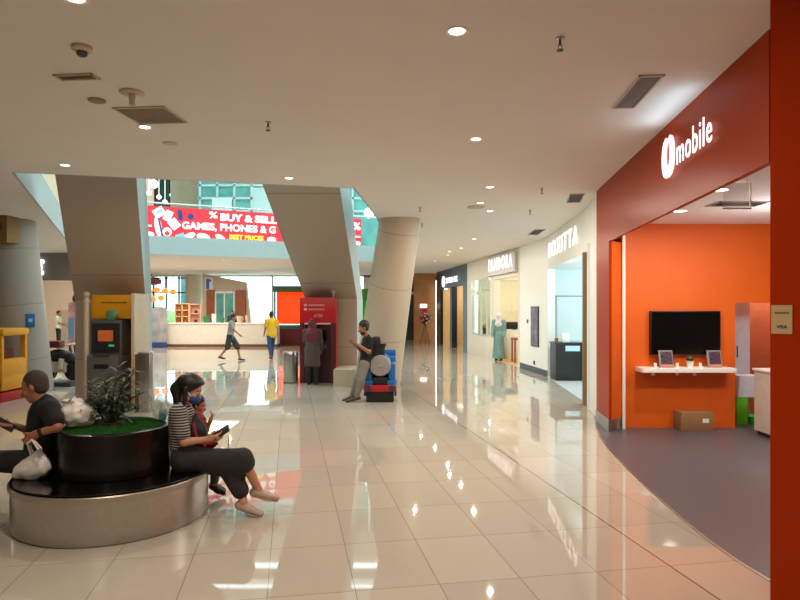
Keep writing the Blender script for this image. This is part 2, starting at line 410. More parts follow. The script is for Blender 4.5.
wl = MB(); wl.box(-1.4, 2.4, 35, 35.2, 0, 3.0); wl.box(-1.4, 2.4, 34.9, 35.2, 3.0, CEIL)
struct(wl.build('wall_corridor_end', mat('dark_brown_wall', (46, 38, 34), .5), smooth=0))
struct(MB().box(-1.5, .75, 34.2, 34.3, 2.55, 2.7).build('trim_9', M_steel, smooth=0))

# --- far glass front and the pieces of wall in it
fw = MB(); fw.box(-18, -14.2, 34, 34.25, 0, CEIL); fw.box(-2.0, -1.3, 34, 34.25, 0, CEIL); fw.box(-18, -1.3, 34, 34.25, 3.52, CEIL)
struct(fw.build('wall_far', M_wall, smooth=0))
wn = struct(MB().box(-14.2, -11.5, 34.1, 34.12, .05, 3.52).build('window_2', M_glass, smooth=0))
q = MB()
for x in (-14.15, -13.55, -12.85, -12.15, -11.55): q.box(x-.04, x+.04, 34.04, 34.16, 0, 3.52)
for z in (.06, .95, 1.8, 2.65, 3.45): q.box(-14.2, -11.5, 34.04, 34.16, z-.035, z+.035)
q.build('window_frame', mat('dark_green_metal', (30, 46, 44), .5), wn, smooth=0)
wn = struct(MB().box(-10.7, -2.0, 34.1, 34.12, .05, 3.52).build('window_3', M_glass, smooth=0))
q = MB()
for x in (-7.0, -3.0): q.box(x-.05, x+.05, 34.04, 34.16, 0, 3.52)
q.build('window_frame', mat('pale_metal', (190, 210, 210), .4), wn, smooth=0)
struct(MB().lathe([(.46, 0), (.46, 3.6)], (-11.15, 33.6, 0), 32).build('wall_far_column', M_beige, smooth=60))
# slanting beige block with doors
bl = MB(); bl.hexa([(-10.2, 32, 0), (-7.62, 32, 0), (-7.62, 32.3, 0), (-10.2, 32.3, 0)],
                   [(-10.2, 32, 3.58), (-7.95, 32, 3.14), (-7.95, 32.3, 3.14), (-10.2, 32.3, 3.58)])
struct(bl.build('wall_slanting_block', M_beige, smooth=0))
struct(MB().box(-9.98, -9.55, 31.95, 32.0, 0, 2.75).build('door_2', M_wood, smooth=0))
gd = MB().box(-9.5, -8.5, 31.96, 32.0, 0, 2.62, mi=0)
for x in (-9.5, -9.05, -8.55): gd.box(x-.03, x+.03, 31.93, 31.96, 0, 2.62, mi=1)
gd.box(-9.5, -8.5, 31.93, 31.96, 2.56, 2.66, mi=1)
struct(gd.build('door_3', [M_teal, M_white], smooth=0))
struct(MB().box(-8.45, -7.95, 31.9, 32.0, 0, 2.72).build('door_4', M_wood, smooth=0))
# outdoors, seen through the glass
tag(MB().box(-14.5, -14.0, 41, 44, 0, 4.4).build('building', mat('teal_building', (70, 130, 140), .5, var=.2, scale=1.2)), 'teal building outside behind the gridded far window', 'building')
fc = MB()
for a in range(3): fc.ball((-15.9+a*.72, 39, .8+.25*(a % 2)), .75, (1, .8, 1.2))
tag(fc.build('hedge', mat('pale_hedge', (150, 190, 120), .8, var=.3, scale=6)), 'pale green shrub outside the gridded far window', 'shrub')

# far left shop front
wl = MB(); wl.box(-18, -9.9, 20.4, 20.7, 2.7, CEIL)
struct(wl.build('wall_left_header', mat('grey_header', (126, 118, 112), .5), smooth=0))
wl = MB(); wl.box(-18, -14.2, 31, 31.2, 0, CEIL)
struct(wl.build('wall_left_shop', mat('cream_white_wall', (232, 216, 196), .6), smooth=0))
struct(MB().box(-17.0, -16.3, 30.96, 31.0, 0, 1.7).build('door_5', mat('cream_door', (205, 190, 172), .5), smooth=0))

# ---- leaning slabs (columns) that rise through the atrium
def slab(name, bl_, br, bl2, br2, fold_z, tl, tr, tl2, tr2):
    """front-left, front-right, back-left, back-right (x, y) at floor; the upper part leans out to the t points (x, y, z)"""
    m = MB(); v = m.bm.verts.new
    ring0 = [v((*p, 0)) for p in (bl_, br, br2, bl2)]
    ring1 = [v((*p, fold_z)) for p in (bl_, br)]+[v((*p, fold_z)) for p in (br2, bl2)]
    ext = 1.3
    def lift(p, q): q = Vector(q); p = Vector((*p, fold_z)); return v(p+(q-p)*ext)
    ring2 = [lift(bl_, tl), lift(br, tr), lift(br2, tr2), lift(bl2, tl2)]
    for A_, B_ in ((ring0, ring1), (ring1, ring2)):
        for i in range(4):
            f = m.bm.faces.new((A_[i], A_[(i+1) % 4], B_[(i+1) % 4], B_[i])); f.material_index = 1 if i == 1 else 0  # pale blue right face puts the daylight on that side into the colour
    m.bm.faces.new(ring0[::-1]); m.bm.faces.new(ring2)
    return struct(m.build(name, [M_slab, M_fascia], smooth=0))
slab('wall_slab_left', (-6.08, 11.6), (-4.76, 11.6), (-6.1, 12.3), (-4.78, 11.95), 1.9,
     (-5.28, 9.5, 3.77), (-4.04, 9.5, 3.77), (-5.4, 10.6, 4.0), (-4.16, 10.15, 3.9))
slab('wall_slab_middle', (-2.34, 15.3), (-1.06, 15.3), (-2.3, 16.4), (-.98, 16.3), 2.0,
     (-2.52, 11.3, 4.05), (-1.11, 11.3, 4.05), (-2.4, 13, 4.3), (-1.02, 12.7, 4.2))
struct(MB().box(-1.52, -.9, 14.15, 15.3, 0, .36).build('trim_10', M_beige, smooth=0))
# round leaning column beside the corridor
def leaning(name, a, b, r1, r2, m):
    a = Vector(a); b = Vector(b); d = b-a; L = d.length
    k = MB(); k.lathe([(r1, -.03), (r1, 0), (r1+(r2-r1)*.5, L/2), (r2, L)], seg=64)
    o = k.build(name, m, smooth=50); q = d.to_track_quat('Z', 'Y')
    o.rotation_mode = 'QUATERNION'; o.rotation_quaternion = q; o.location = a
    return struct(o)
leaning('wall_column_leaning', (-.53, 13.95, 0), (.059, 12.73, 4.02), .52, .41, M_column)
leaning('wall_column_left', (-8.05, 13.2, 0), (-8.27, 12.87, 4.0), .6, .58, M_colgrey)

sk = MB()
for i in range(13): sk.box(-18, 10, 3+2*i, 4.1+2*i, 10.0, 10.25)
struct(sk.build('ceiling_sky_baffle', M_wall, smooth=0))  # unseen roof strips added to cut down the sky light coming in
struct(MB().box(-12.2, 10, 28.3, 29, 8.5, 8.62).build('trim_11', M_fascia, smooth=0))
# ---- upper storey seen through the opening
rl = MB(); rl.wall((-9.7, 20.42), (-.35, 24.7), 4.2, 5.35, -.02)
o = tag(rl.build('glass_railing', M_glass, smooth=0), 'glass railing of the upper floor behind the red banner', 'railing')
hr = MB(); hr.bar((-9.7, 20.45, 5.36), (-.35, 24.73, 5.36), .03); hr.build('handrail', M_chrome, o)
gw = struct(MB().box(-9.5, 3, 28.9, 28.93, 4.2, 8.2).build('window_4', M_teal, smooth=0))
q = MB()
for x in (-9.3, -8.5, -7.7, -6.9, -5.6, -4.9, -3.6, -2.2, -.8, .8): q.box(x-.05, x+.05, 28.8, 28.9, 4.2, 8.2)
for z in (6.3, 6.9, 7.5): q.box(-9.5, 3, 28.8, 28.9, z-.05, z+.05)
q.box(-6.85, -5.7, 28.82, 28.9, 5.2, 7.4); 
q.build('window_frame', mat('pale_steel', (178, 214, 214), .4), gw, smooth=0)
q = MB(); q.box(-8.7, -7.8, 28.7, 28.8, 4.2, 6.9); q.box(-5.5, -5.0, 28.7, 28.8, 4.2, 7.3).box(-3.5, -2.6, 28.7, 28.8, 4.2, 6.9).box(-4.7, -3.8, 28.7, 28.8, 4.2, 6.5); q.build('window_panel', mat('pale_cyan', (206, 236, 236), .4), gw, smooth=0)
struct(MB().box(-11.4, -9.9, 28.9, 28.95, 4.2, 8.6).build('window_5', mat('dark_shop_window', (26, 34, 32), .15, var=.3, scale=2), smooth=0))
struct(MB().lathe([(.55, 4.2), (.55, 10)], (-9.12, 26.2, 0), 32).build('wall_upper_column', mat('olive_column', (120, 114, 92), .6), smooth=60))
# ================================================================== ceiling fixtures
def make_downlight():
    r = thing('ceiling_downlight', 'x', 'ceiling light', (0, 0, CEIL), 0, 'recessed ceiling downlights')
    k = MB(); k.lathe([(.052, .01), (.054, -.004), (.068, -.008), (.076, -.004), (.076, .01)], caps=False, seg=32); k.build('trim_ring', M_white, r)
    k = MB(); k.lathe([(.0001, -.0005), (.053, -.0005), (.053, .008)], seg=32, caps=False); k.build('lens', M_lens, r)
    area_light('lamp', (0, 0, -.012), .08, DOWN_POWER, WARM, parent=r)
    return r
dl0 = None
DL = [(75, -2, 'round ceiling downlight cut by the top edge of the photo, left part'),
      (457, 31, 'round ceiling downlight nearest the front, at the top of the photo right of centre'),
      (145, 127, 'bright round ceiling downlight touching the square ceiling vent'),
      (65, 165, 'small round ceiling downlight above the left leaning slab near the opening'),
      (289, 178, 'small round ceiling downlight above the middle leaning slab near the opening'),
      (476, 139, 'round ceiling downlight second in the row leading up the right corridor'),
      (490, 187, 'round ceiling downlight third in the row leading up the right corridor'),
      (490, 211, 'round ceiling downlight fourth in the corridor row, beside a dark ceiling disc'),
      (474, 239, 'ceiling downlight just up left of the lit jeweller sign'),
      (461, 248, 'ceiling downlight fifth from the corridor end, left of jeweller sign'),
      (448, 255, 'ceiling downlight above the lit sign of the dark shop'),
      (435, 261, 'ceiling downlight next to last toward the corridor end'),
      (421, 265, 'farthest ceiling downlight of corridor, above the brown wood wall'),
      (66, 255, 'ceiling downlight far left between the grey column and left slab'),
      (223, 259.5, 'ceiling downlight over the far white counter, brightest there'),
      (230, 264, 'ceiling downlight over the far white counter, farther back right'),
      (178, 266, 'ceiling downlight over the far white counter, left near gridded window')]
DLpos = []
for px, py, lab in DL:
    p = CP(px, py)
    DLpos.append((p.x, p.y, lab))
for x, y in [(-1.5, 1.6), (1.2, .6), (-1.2, -2.5), (-12.5, 10.5), (-12.5, 16), (1.4, 10.8), (.4, 16.5), (1.6, 20)]:  # extra downlights added for more light in the hall
    DLpos.append((x, y, None))
for x, y, lab in DLpos:
    if dl0 is None: o = dl0 = make_downlight()
    else: o = copy_tree(dl0)
    o.location = (x, y, CEIL)
    if lab: o['label'] = lab
    else: o['label'] = 'extra recessed ceiling downlight added to light the hall'; o['group'] = 'downlights added for light'

def make_sprinkler():
    r = thing('fire_sprinkler', 'x', 'sprinkler', (0, 0, CEIL), 0, 'ceiling sprinklers')
    k = MB(); k.lathe([(.032, 0), (.03, -.008), (.012, -.012)], seg=20); k.build('escutcheon', M_steel, r)
    k = MB(); k.bar((0, 0, -.01), (0, 0, -.05), .009); k.bar((-.014, 0, -.045), (-.008, 0, -.08), .003); k.bar((.014, 0, -.045), (.008, 0, -.08), .003)
    k.lathe([(.024, -.082), (.024, -.086)], seg=16); k.build('sprinkler_head', M_dark, r); return r
sp0 = None
for px, py, lab in [(560, 38, 'ceiling sprinkler nearest the front, left of the dark grille'), (268, 122, 'ceiling sprinkler alone in the middle of ceiling left of centre'),
                    (542, 188, 'tiny ceiling sprinkler before the orange shop corner'), (530, 210, 'tiny ceiling sprinkler above the white shop sign, behind another'),
                    (420, 207, 'tiny ceiling sprinkler right over leaning round column top'), (422, 223, 'tiny ceiling sprinkler just right of leaning column top, lower one')]:
    p = CP(px, py)
    if sp0 is None: o = sp0 = make_sprinkler()
    else: o = copy_tree(sp0)
    o.location = (p.x, p.y, CEIL); o['label'] = lab

def vent(loc, wx, wy, rz, n, label, m, lip=M_white):
    r = thing('ceiling_vent', label, 'ceiling vent', loc, rz)
    k = MB(); t = .018
    k.box(-wx/2, wx/2, -wy/2, -wy/2+t, -.012, .001).box(-wx/2, wx/2, wy/2-t, wy/2, -.012, .001)
    k.box(-wx/2, -wx/2+t, -wy/2, wy/2, -.012, .001).box(wx/2-t, wx/2, -wy/2, wy/2, -.012, .001); k.build('frame', lip, r, smooth=0)
    k = MB()
    for i in range(n):
        y = -wy/2+t+(i+.5)*(wy-2*t)/n
        k.hexa([(-wx/2+t, y-.4*(wy-2*t)/n, -.010), (wx/2-t, y-.4*(wy-2*t)/n, -.010), (wx/2-t, y+.1*(wy-2*t)/n, -.002), (-wx/2+t, y+.1*(wy-2*t)/n, -.002)],
               [(-wx/2+t, y-.3*(wy-2*t)/n, -.008), (wx/2-t, y-.3*(wy-2*t)/n, -.008), (wx/2-t, y+.2*(wy-2*t)/n, 0), (-wx/2+t, y+.2*(wy-2*t)/n, 0)])
    k.build('louvre', m, r, smooth=0)
    k = MB(); k.box(-wx/2+t, wx/2-t, -wy/2+t, wy/2-t, -.002, .002); k.build('backing', m, r, smooth=0)
    return r
M_grille = mat('dark_grille', (188, 182, 178), .5)
vent((2.02, 5.29, CEIL), .2, .8, -.075, 16, 'long dark grey ceiling grille near the orange shop fascia', M_grille, M_grille)
vent((-2.37, 5.91, CEIL), .5, .5, -.09, 10, 'square tan ceiling vent left of centre beside a bright downlight', mat('tan_louvre', (206, 188, 168), .5), M_beige)
vent((-2.57, 4.93, CEIL), .33, .12, -.1, 4, 'slim narrow ceiling vent at upper left below the smoke detector', mat('tan_louvre', (150, 132, 112), .5), M_beige)
vent((2.92, 10.33, CEIL), .24, .8, -.2, 12, 'dark ceiling grille in front of the white shop sign', M_grille, M_grille)
vent((3.27, 14.9, CEIL), .26, 1.0, -.05, 12, 'small dark ceiling grille between the two lit shop signs', M_grille, M_grille)
def disc(name, px, py, prof, m, label, cat):
    p = CP(px, py); k = MB(); k.lathe(prof, seg=32)
    return tag(k.build(name, m, loc=(p.x, p.y, CEIL)), label, cat)
M_offw = mat('off_white_plastic', (196, 178, 156), .5)
r = thing('smoke_detector', 'white ceiling smoke detector with dark base ring at upper left', 'smoke detector', CP(82, 47))
k = MB(); k.lathe([(.07, 0), (.07, -.02), (.05, -.035)], seg=28); k.build('base', M_offw, r)
k = MB(); k.lathe([(.036, -.034), (.036, -.055), (.025, -.065)], seg=24); k.build('sensor', M_dark, r)
disc('ceiling_speaker', 97, 100, [(.075, 0), (.075, -.012), (.06, -.016)], mat('tan_disc', (146, 126, 106), .5), 'small round tan disc on ceiling left of the square vent', 'ceiling speaker')
r = thing('wireless_access_point', 'pale round ceiling device on a short stem above the square vent', 'ceiling device', CP(132, 92))
k = MB(); k.lathe([(.10, 0), (.10, -.015), (.09, -.02)], seg=28); k.build('plate', M_offw, r)
k = MB(); k.lathe([(.03, -.02), (.022, -.09), (.03, -.11)], seg=20); k.build('stem', M_offw, r)
disc('ceiling_hatch', 170, 143, [(.08, 0), (.08, -.006), (.075, -.008)], M_offw, 'faint round cover plate on ceiling right of the bright downlight', 'cover plate')
disc('ceiling_speaker', 476, 207, [(.16, 0), (.16, -.012), (.13, -.016)], M_grille, 'dark round ceiling disc in the corridor beside a downlight', 'ceiling speaker')

# ================================================================== round bench with planter
BX, BY, BR, PR = -2.424, 5.269, .767, .443
bench = thing('round_bench', 'round bench with black seat, steel sides and black planter in the middle', 'bench', (BX, BY, 0))
k = MB(); k.lathe([(BR-.025, 0), (BR-.025, .015), (BR-.008, .02), (BR-.008, .325), (BR-.03, .325)], seg=96); k.build('side_panel', M_steel, bench)
k = MB(); k.lathe([(BR-.03, .322), (BR+.004, .325), (BR+.008, .335), (BR+.008, .365), (BR, .372), (BR-.05, .372)], seg=96, caps=False); k.build('rim', mat('satin_rim', (176, 168, 156), .35, .9, var=.03), bench)
k = MB(); k.lathe([(.3, .372), (BR-.03, .374), (BR-.012, .378), (BR-.006, .384), (BR-.012, .391), (BR-.04, .393), (.3, .393)], seg=96, caps=False); k.build('seat', M_blackgloss, bench)
k = MB(); k.lathe([(PR-.01, .39), (PR, .40), (PR, .745), (PR-.004, .757), (PR-.03, .765), (PR-.05, .76), (PR-.05, .70)], seg=96, caps=False); k.build('planter_wall', mat('black_laminate', (20, 15, 13), .25, var=.05), bench)
random.seed(4)
k = MB(); k.lathe([(PR-.05, .735), (.2, .768), (.001, .775)], seg=48, caps=False)
for i in range(5200):
    a = random.random()*2*PI; rr = (PR-.045)*math.sqrt(random.random()); x, y = rr*math.cos(a), rr*math.sin(a)
    z = .768-.03*max(0, (rr-.2)/.2); t = random.random()*PI; dx, dy = .004*math.cos(t), .004*math.sin(t); h = .018+.014*random.random()
    k.quad((x-dx, y-dy, z-.004), (x+dx, y+dy, z-.004), (x+random.uniform(-.01, .01), y+random.uniform(-.01, .01), z+h), mi=0)
g = k.build('grass', mat('artificial_grass', (38, 104, 34), .8, var=.3, scale=40), bench, smooth=0, normals=False); g['kind'] = 'stuff'
# plant in the planter
pc = Vector((-2.46, 5.27, .775))
plant = thing('potted_plant', 'dark green leafy plant growing in the middle of the round planter', 'plant', pc)
k = MB(); k.lathe([(.12, -.01), (.11, .012), (.05, .02), (.001, .022)], seg=28, caps=False); k.build('soil', mat('soil', (86, 58, 36), .95, var=.3, scale=40, bump=.6), plant)
st, lf = MB(), MB(); random.seed(11)
def leaf(m, b, d, L, wd, up=Vector((0, 0, 1)), droop=.5):
    d = d.normalized(); s = d.cross(up);
    if s.length < .05: s = Vector((1, 0, 0))
    s.normalize(); nrm = s.cross(d); prev = None; n = 5
    for i in range(n+1):
        t = i/n; c = b+d*L*t+Vector((0, 0, -droop*L*t*t)); ww = wd*math.sin(PI*min(.97, max(.06, t*.92+.06)))*.5
        A_ = m.bm.verts.new(c-s*ww+nrm*ww*.35); Mid = m.bm.verts.new(c); B_ = m.bm.verts.new(c+s*ww+nrm*ww*.35)
        if prev:
            m.bm.faces.new((prev[0], A_, Mid, prev[1])); m.bm.faces.new((prev[1], Mid, B_, prev[2]))
        prev = (A_, Mid, B_)
tips = [(-.05, 0, .36), (.06, .02, .47), (.20, -.03, .43), (-.20, .02, .32), (.0, -.1, .32), (.12, .12, .42), (-.14, -.1, .22), (.26, .06, .26), (-.26, -.04, .2), (.08, -.14, .22), (-.10, .14, .36), (.28, -.08, .14), (-.2, -.1, .12), (.15, -.18, .12), (-.05, -.18, .16)]
for tx, ty, tz in tips:
    a = Vector((tx*.15, ty*.15, .01)); e = Vector((tx, ty, tz)); mid = (a+e)/2+Vector((-tx*.15, -ty*.15, .05))
    st.tube([a, mid, e], .006, seg=6)
    for i in range(17):
        t = .2+.8*i/16; b = (1-t)**2*a+2*t*(1-t)*mid+t*t*e; an = i*2.4+tx*9
        d = Vector((math.cos(an), math.sin(an), .45+.5*t)); leaf(lf, b, d, .15+.07*random.random(), .025, droop=.35+.4*random.random())
st.build('stem', mat('plant_stem', (70, 70, 36), .8), plant); lf.build('foliage', mat('dark_leaf', (34, 60, 30), .45, var=.35, scale=9), plant, normals=False)

# bags
from mathutils import noise as mnoise
def bag_mesh(k, c, rx, ry, rz, amp=.18, seed=0, flat=.0, sub=4):
    rr = bmesh.ops.create_icosphere(k.bm, subdivisions=sub, radius=1)
    for v in rr['verts']:
        n = v.co.normalized(); q = n*2.2+Vector((seed, seed*.7, 0))
        f = 1+amp*mnoise.noise(q)+amp*.5*abs(mnoise.noise(q*2.6))+amp*.25*mnoise.noise(q*6)
        p = Vector((n.x*rx*f, n.y*ry*f, n.z*rz*f))
        top = max(0, n.z-.35)/.65; p.x *= 1-.6*top; p.y *= 1-.6*top; p.z += .12*rz*top
        if p.z < -rz*(1-flat): p.z = -rz*(1-flat)
        v.co = p+Vector(c)
    return k
M_plastic = mat('white_plastic_film', (232, 224, 220), .35, var=.04, scale=20, bump=.3)
bg1 = thing('plastic_bag', 'knotted white plastic bag lying on the planter edge behind the man', 'plastic bag', P(78.5, 417, 5.15)+Vector((0, 0, .0)))
bz = .768-bg1.location.z
k = MB(); bag_mesh(k, (0, 0, bz+.11), .135, .11, .112, amp=.2, seed=3, flat=.12); k.build('bag_body', M_plastic, bg1, smooth=180)
k = MB(); bag_mesh(k, (-.03, 0, bz+.215), .045, .03, .03, amp=.5, seed=5, sub=3); bag_mesh(k, (-.075, .01, bz+.215), .06, .03, .018, amp=.6, seed=8, sub=3); k.build('handle', M_plastic, bg1, smooth=180)
# clear bag with a bottle, behind the woman
pb = Vector((-2.12, 5.50, .768))
o = thing('clear_bag', 'crumpled clear plastic bag on the planter edge behind the woman', 'plastic bag', pb)
k = MB(); bag_mesh(k, (0, 0, .105), .075, .08, .105, amp=.3, seed=13, flat=.03); k.build('bag_body', mat('cloudy_film', (212, 214, 206), .25, alpha=.45, var=.03, bump=.4), o, smooth=180)
o = thing('water_bottle', 'light blue bottle inside the clear bag on the planter edge', 'bottle', pb+Vector((.02, -.015, .002)))
k = MB(); k.lathe([(.026, .0), (.03, .01), (.03, .1), (.024, .12), (.012, .135), (.012, .145)], seg=24); k.build('bottle_body', mat('light_blue_plastic', (70, 170, 190), .3), o)
k = MB(); k.lathe([(.014, .145), (.014, .165)], seg=16); k.build('cap', M_white, o)

# ================================================================== orange shop: sign and contents
Mf = frame_M((C1[0], C1[1], 0), (C0[0]-C1[0], C0[1]-C1[1])); 
def fs(px):   # distance from the far end of the fascia for a picture column
    u = (px-400)/F; dx, dy = C0[0]-C1[0], C0[1]-C1[1]; L = math.hypot(dx, dy); t = (u*C1[1]-C1[0])/(dx-u*dy); return t*L
M_offgrey = mat('unused_bar_grey', (120, 60, 50), .5)
sg = thing('shop_sign', 'lit white lettered sign with a rounded U emblem on the orange-red fascia', 'sign', (C1[0], C1[1], 0))
T = Matrix.Translation(-Vector((C1[0], C1[1], 0)))
k = MB(); a0, a1 = fs(676.5)+.08, fs(711)+.08
text_bm(k, 'mobile', a0, 3.11, a1-a0, .245, .006, .0, M=T @ Mf @ Matrix.Translation((0, 0, .02)), space=1.12); k.build('letters', M_letter, sg, smooth=0)
k = MB(); u0, u1 = fs(662.5)+.08, fs(674.5)+.08; uw, uc = (u1-u0), (u0+u1)/2; z0, z1 = 3.045, 3.455
Mu = T @ Mf @ Matrix.Translation((0, 0, .02)); n = 40; ro = []
for i in range(n+1):
    th = math.radians(90+13+(360-26)*i/n)
    ox, oy = uw*.5*math.copysign(abs(math.cos(th))**.8, math.cos(th)), .205*math.copysign(abs(math.sin(th))**.85, math.sin(th))
    th2 = math.radians(90+20+(360-40)*i/n)
    ix, iy = uw*.15*math.cos(th2), .02+.13*math.sin(th2)
    if i in (0, n): ix *= .75; iy = .17
    ro.append([k.bm.verts.new(Mu @ Vector((uc+x, (z0+z1)/2+y, z))) for x, y, z in ((ox, oy, 0), (ix, iy, 0), (ix, iy, .012), (ox, oy, .012))])
for A_, B_ in zip(ro[:-1], ro[1:]):
    for i in range(4): k.bm.faces.new((A_[i], A_[(i+1) % 4], B_[(i+1) % 4], B_[i]))
k.bm.faces.new(ro[0]); k.bm.faces.new(ro[-1][::-1]); k.build('emblem', M_letter, sg, smooth=0)
k = MB()
for a in (u0+.1, a0+.12, (a0+a1)/2, a1-.1): k.xform(Matrix.Identity(4)); k.bar(Mu @ Vector((a, 3.2, -.021)), Mu @ Vector((a, 3.2, .004)), .012)
k.build('standoff', M_black, sg)
# unseen area lamp added above the sign to wash the ceiling bluish
lb = Mf @ Vector(((u0+a1)/2, 3.40, .14)); 
q = area_light('sign_wash_fill', lb, 1.1, 1.3, (.56, .80, 1.0), shape='RECTANGLE', size_y=.05)
q.rotation_euler = (math.radians(180+28), 0, math.atan2(C0[1]-C1[1], C0[0]-C1[0]))

Yw = 9.12
tv = thing('television', 'black flat television mounted on the orange shop wall', 'television', (P(683.5, 333, Yw-.01)))
k = MB(); k.box(-.51, .51, -.07, 0, -.315, .325, .008); k.build('housing', M_black, tv)
k = MB(); k.box(-.495, .495, -.074, -.068, -.30, .31); k.build('screen', M_blackgloss, tv, smooth=0)
k = MB(); k.box(-.2, .2, 0, .012, -.15, .15); k.build('wall_bracket', M_dark, tv, smooth=0); tv.location.y = Yw-.013
sx0, sx1, sz = 3.46, 4.80, .905
sh = thing('wall_shelf', 'white floating shelf on the orange wall below the television', 'shelf', ((sx0+sx1)/2, Yw, sz))
hw = (sx1-sx0)/2
k = MB(); k.box(-hw, hw, -.28, 0, -.065, 0, .004); k.build('board', M_white, sh)
for x in (-.47, -.12, .13):
    k = MB(); k.bar((x, -.15, -.066), (x, -.15, -.10), .02); k.bar((x, -.15, -.1), (x, -.15, -.115), .026); k.build('bracket', M_white, sh)
def pframe(px, lab, seed, flip):
    p = P(px, 370, Yw-.19); r = thing('photo_frame', lab, 'photo frame', (p.x, Yw-.19, sz))
    k = MB(); tl = .05
    def bx(x0, x1, z0, z1, d0, d1, m): m.hexa([(x0, d0+tl*z0/.24, z0), (x1, d0+tl*z0/.24, z0), (x1, d1+tl*z0/.24, z0), (x0, d1+tl*z0/.24, z0)], [(x0, d0+tl*z1/.24, z1), (x1, d0+tl*z1/.24, z1), (x1, d1+tl*z1/.24, z1), (x0, d1+tl*z1/.24, z1)])
    bx(-.1, .1, 0, .245, -.01, .008, k); k.build('frame', mat('grey_frame2', (150, 146, 150), .4), r, smooth=0)
    k = MB(); bx(-.075, .088, .05, .228, -.013, -.009, k); k.build('picture', mat('dark_picture%d' % seed, (84, 66, 84), .3, var=.9, scale=22+seed*9), r, smooth=0)
    k = MB(); bx(-.075, .088, .012, .046, -.013, -.009, k); k.build('caption_strip', mat('salmon', (222, 140, 116), .4), r, smooth=0)
    k = MB(); k.bar((0, .045, .16), (0, .10, .002), .006); k.build('prop', M_dark, r)
pframe(666.5, 'grey leaning photo frame on the left half of the white shelf', 1, 0)
pframe(715, 'grey leaning photo frame at the right end of the white shelf', 2, 1)
p = P(690, 370, Yw-.14); pt = thing('potted_succulent', 'tiny green plant in white pot at the middle of the shelf', 'plant', (p.x, Yw-.14, sz))
k = MB(); k.lathe([(.04, 0), (.052, .095), (.056, .1), (.05, .1), (.046, .085)], seg=28); k.build('pot', M_white, pt)
k = MB(); random.seed(2); k.ball((0, 0, .125), .048, (1, 1, .8), seg=12)
for i in range(46):
    a = random.random()*2*PI; e = random.uniform(.2, 1.5); leaf(k, Vector((.02*math.cos(a), .02*math.sin(a), .085)), Vector((math.cos(a), math.sin(a), e)), .07, .014, droop=.3)
k.build('foliage', mat('succulent_green', (56, 92, 34), .6, var=.2), pt, normals=False)
for px, lab in [(655.5, 'small white stand at the left end of the shelf'), (677.5, 'small white stand between left frame and the tiny plant'), (700.5, 'small white stand between the tiny plant and right frame')]:
    p = P(px, 370, Yw-.2); k = MB(); k.box(-.022, .022, -.03, .03, 0, .012, .003); k.box(-.02, .02, .0, .012, .012, .07, .003); k.box(-.02, .02, -.03, .0, .012, .022)
    tag(k.build('phone_stand', M_white, loc=(p.x, Yw-.2, sz)), lab, 'display stand', 'white stands on the shelf')
bx_ = thing('cardboard_box', 'brown cardboard box on the grey floor against the orange wall', 'box', (4.25, 8.98, .004))
k = MB(); k.box(-.235, .235, -.13, .13, 0, .27, .004); k.build('carton', mat('cardboard', (150, 112, 72), .8, var=.1, scale=30), bx_)
k = MB(); k.box(-.235, .235, -.028, .028, .2695, .272); k.build('tape', mat('brown_tape', (120, 84, 50), .4), bx_, smooth=0)
k = MB(); k.box(.07, .16, -.1325, -.1295, .12, .18); k.build('shipping_label', M_white, bx_, smooth=0)
ct = thing('service_counter', 'white service counter at right edge of orange shop beside the pillar', 'counter', (5.52, 8.0, .004))
k = MB(); k.box(-.56, .3, -1.0, .68, .06, .89); k.build('cabinet', mat('counter_white', (206, 196, 184), .5), ct, smooth=0)
k = MB(); k.box(-.58, .32, -1.02, .70, .89, .92, .006); k.build('countertop', M_white, ct)
k = MB(); k.box(-.53, .27, -.97, .65, 0, .06); k.build('plinth', M_dark, ct, smooth=0)
# store room
dr = thing('open_door', 'narrow bluish white door standing open inside the store room', 'door', (5.36, 9.75, 0))
k = MB(); k.box(-.12, .13, -.02, .02, .0, 2.0); k.build('door_leaf', mat('bluish_white', (206, 222, 236), .5), dr, smooth=0)
k = MB(); k.bar((-.08, -.05, 1.0), (-.08, -.05, 1.16), .008); k.bar((-.08, -.02, 1.0), (-.08, -.05, 1.0), .006); k.bar((-.08, -.02, 1.16), (-.08, -.05, 1.16), .006); k.build('handle', M_dark, dr)
k = MB(); k.box(-.12, .05, -.15, .15, 0, .42, .01); tag(k.build('storage_crate', mat('lime_green', (96, 190, 30), .5), loc=(5.20, 9.5, 0)), 'lime green crate on store room floor under the white carton', 'crate')
k = MB(); k.hexa([(-.13, -.16, 0), (.20, -.16, 0), (.20, .16, 0), (-.13, .16, 0)], [(-.10, -.16, .32), (.24, -.16, .32), (.24, .16, .32), (-.10, .16, .32)]); 
tag(k.build('carton', mat('white_card', (206, 214, 222), .6), loc=(5.22, 9.5, .42), smooth=0), 'white carton standing on the lime green crate in the store room', 'box')
bs = thing('washing_basin', 'bright green plastic basin on the floor by the store room doorway', 'basin', (5.43, 9.45, .0))
k = MB(); k.lathe([(.09, 0), (.13, .11), (.14, .115), (.135, .12), (.125, .115), (.085, .01), (.001, .01)], seg=36, caps=False); k.build('bowl', mat('bright_green', (40, 200, 40), .4), bs)
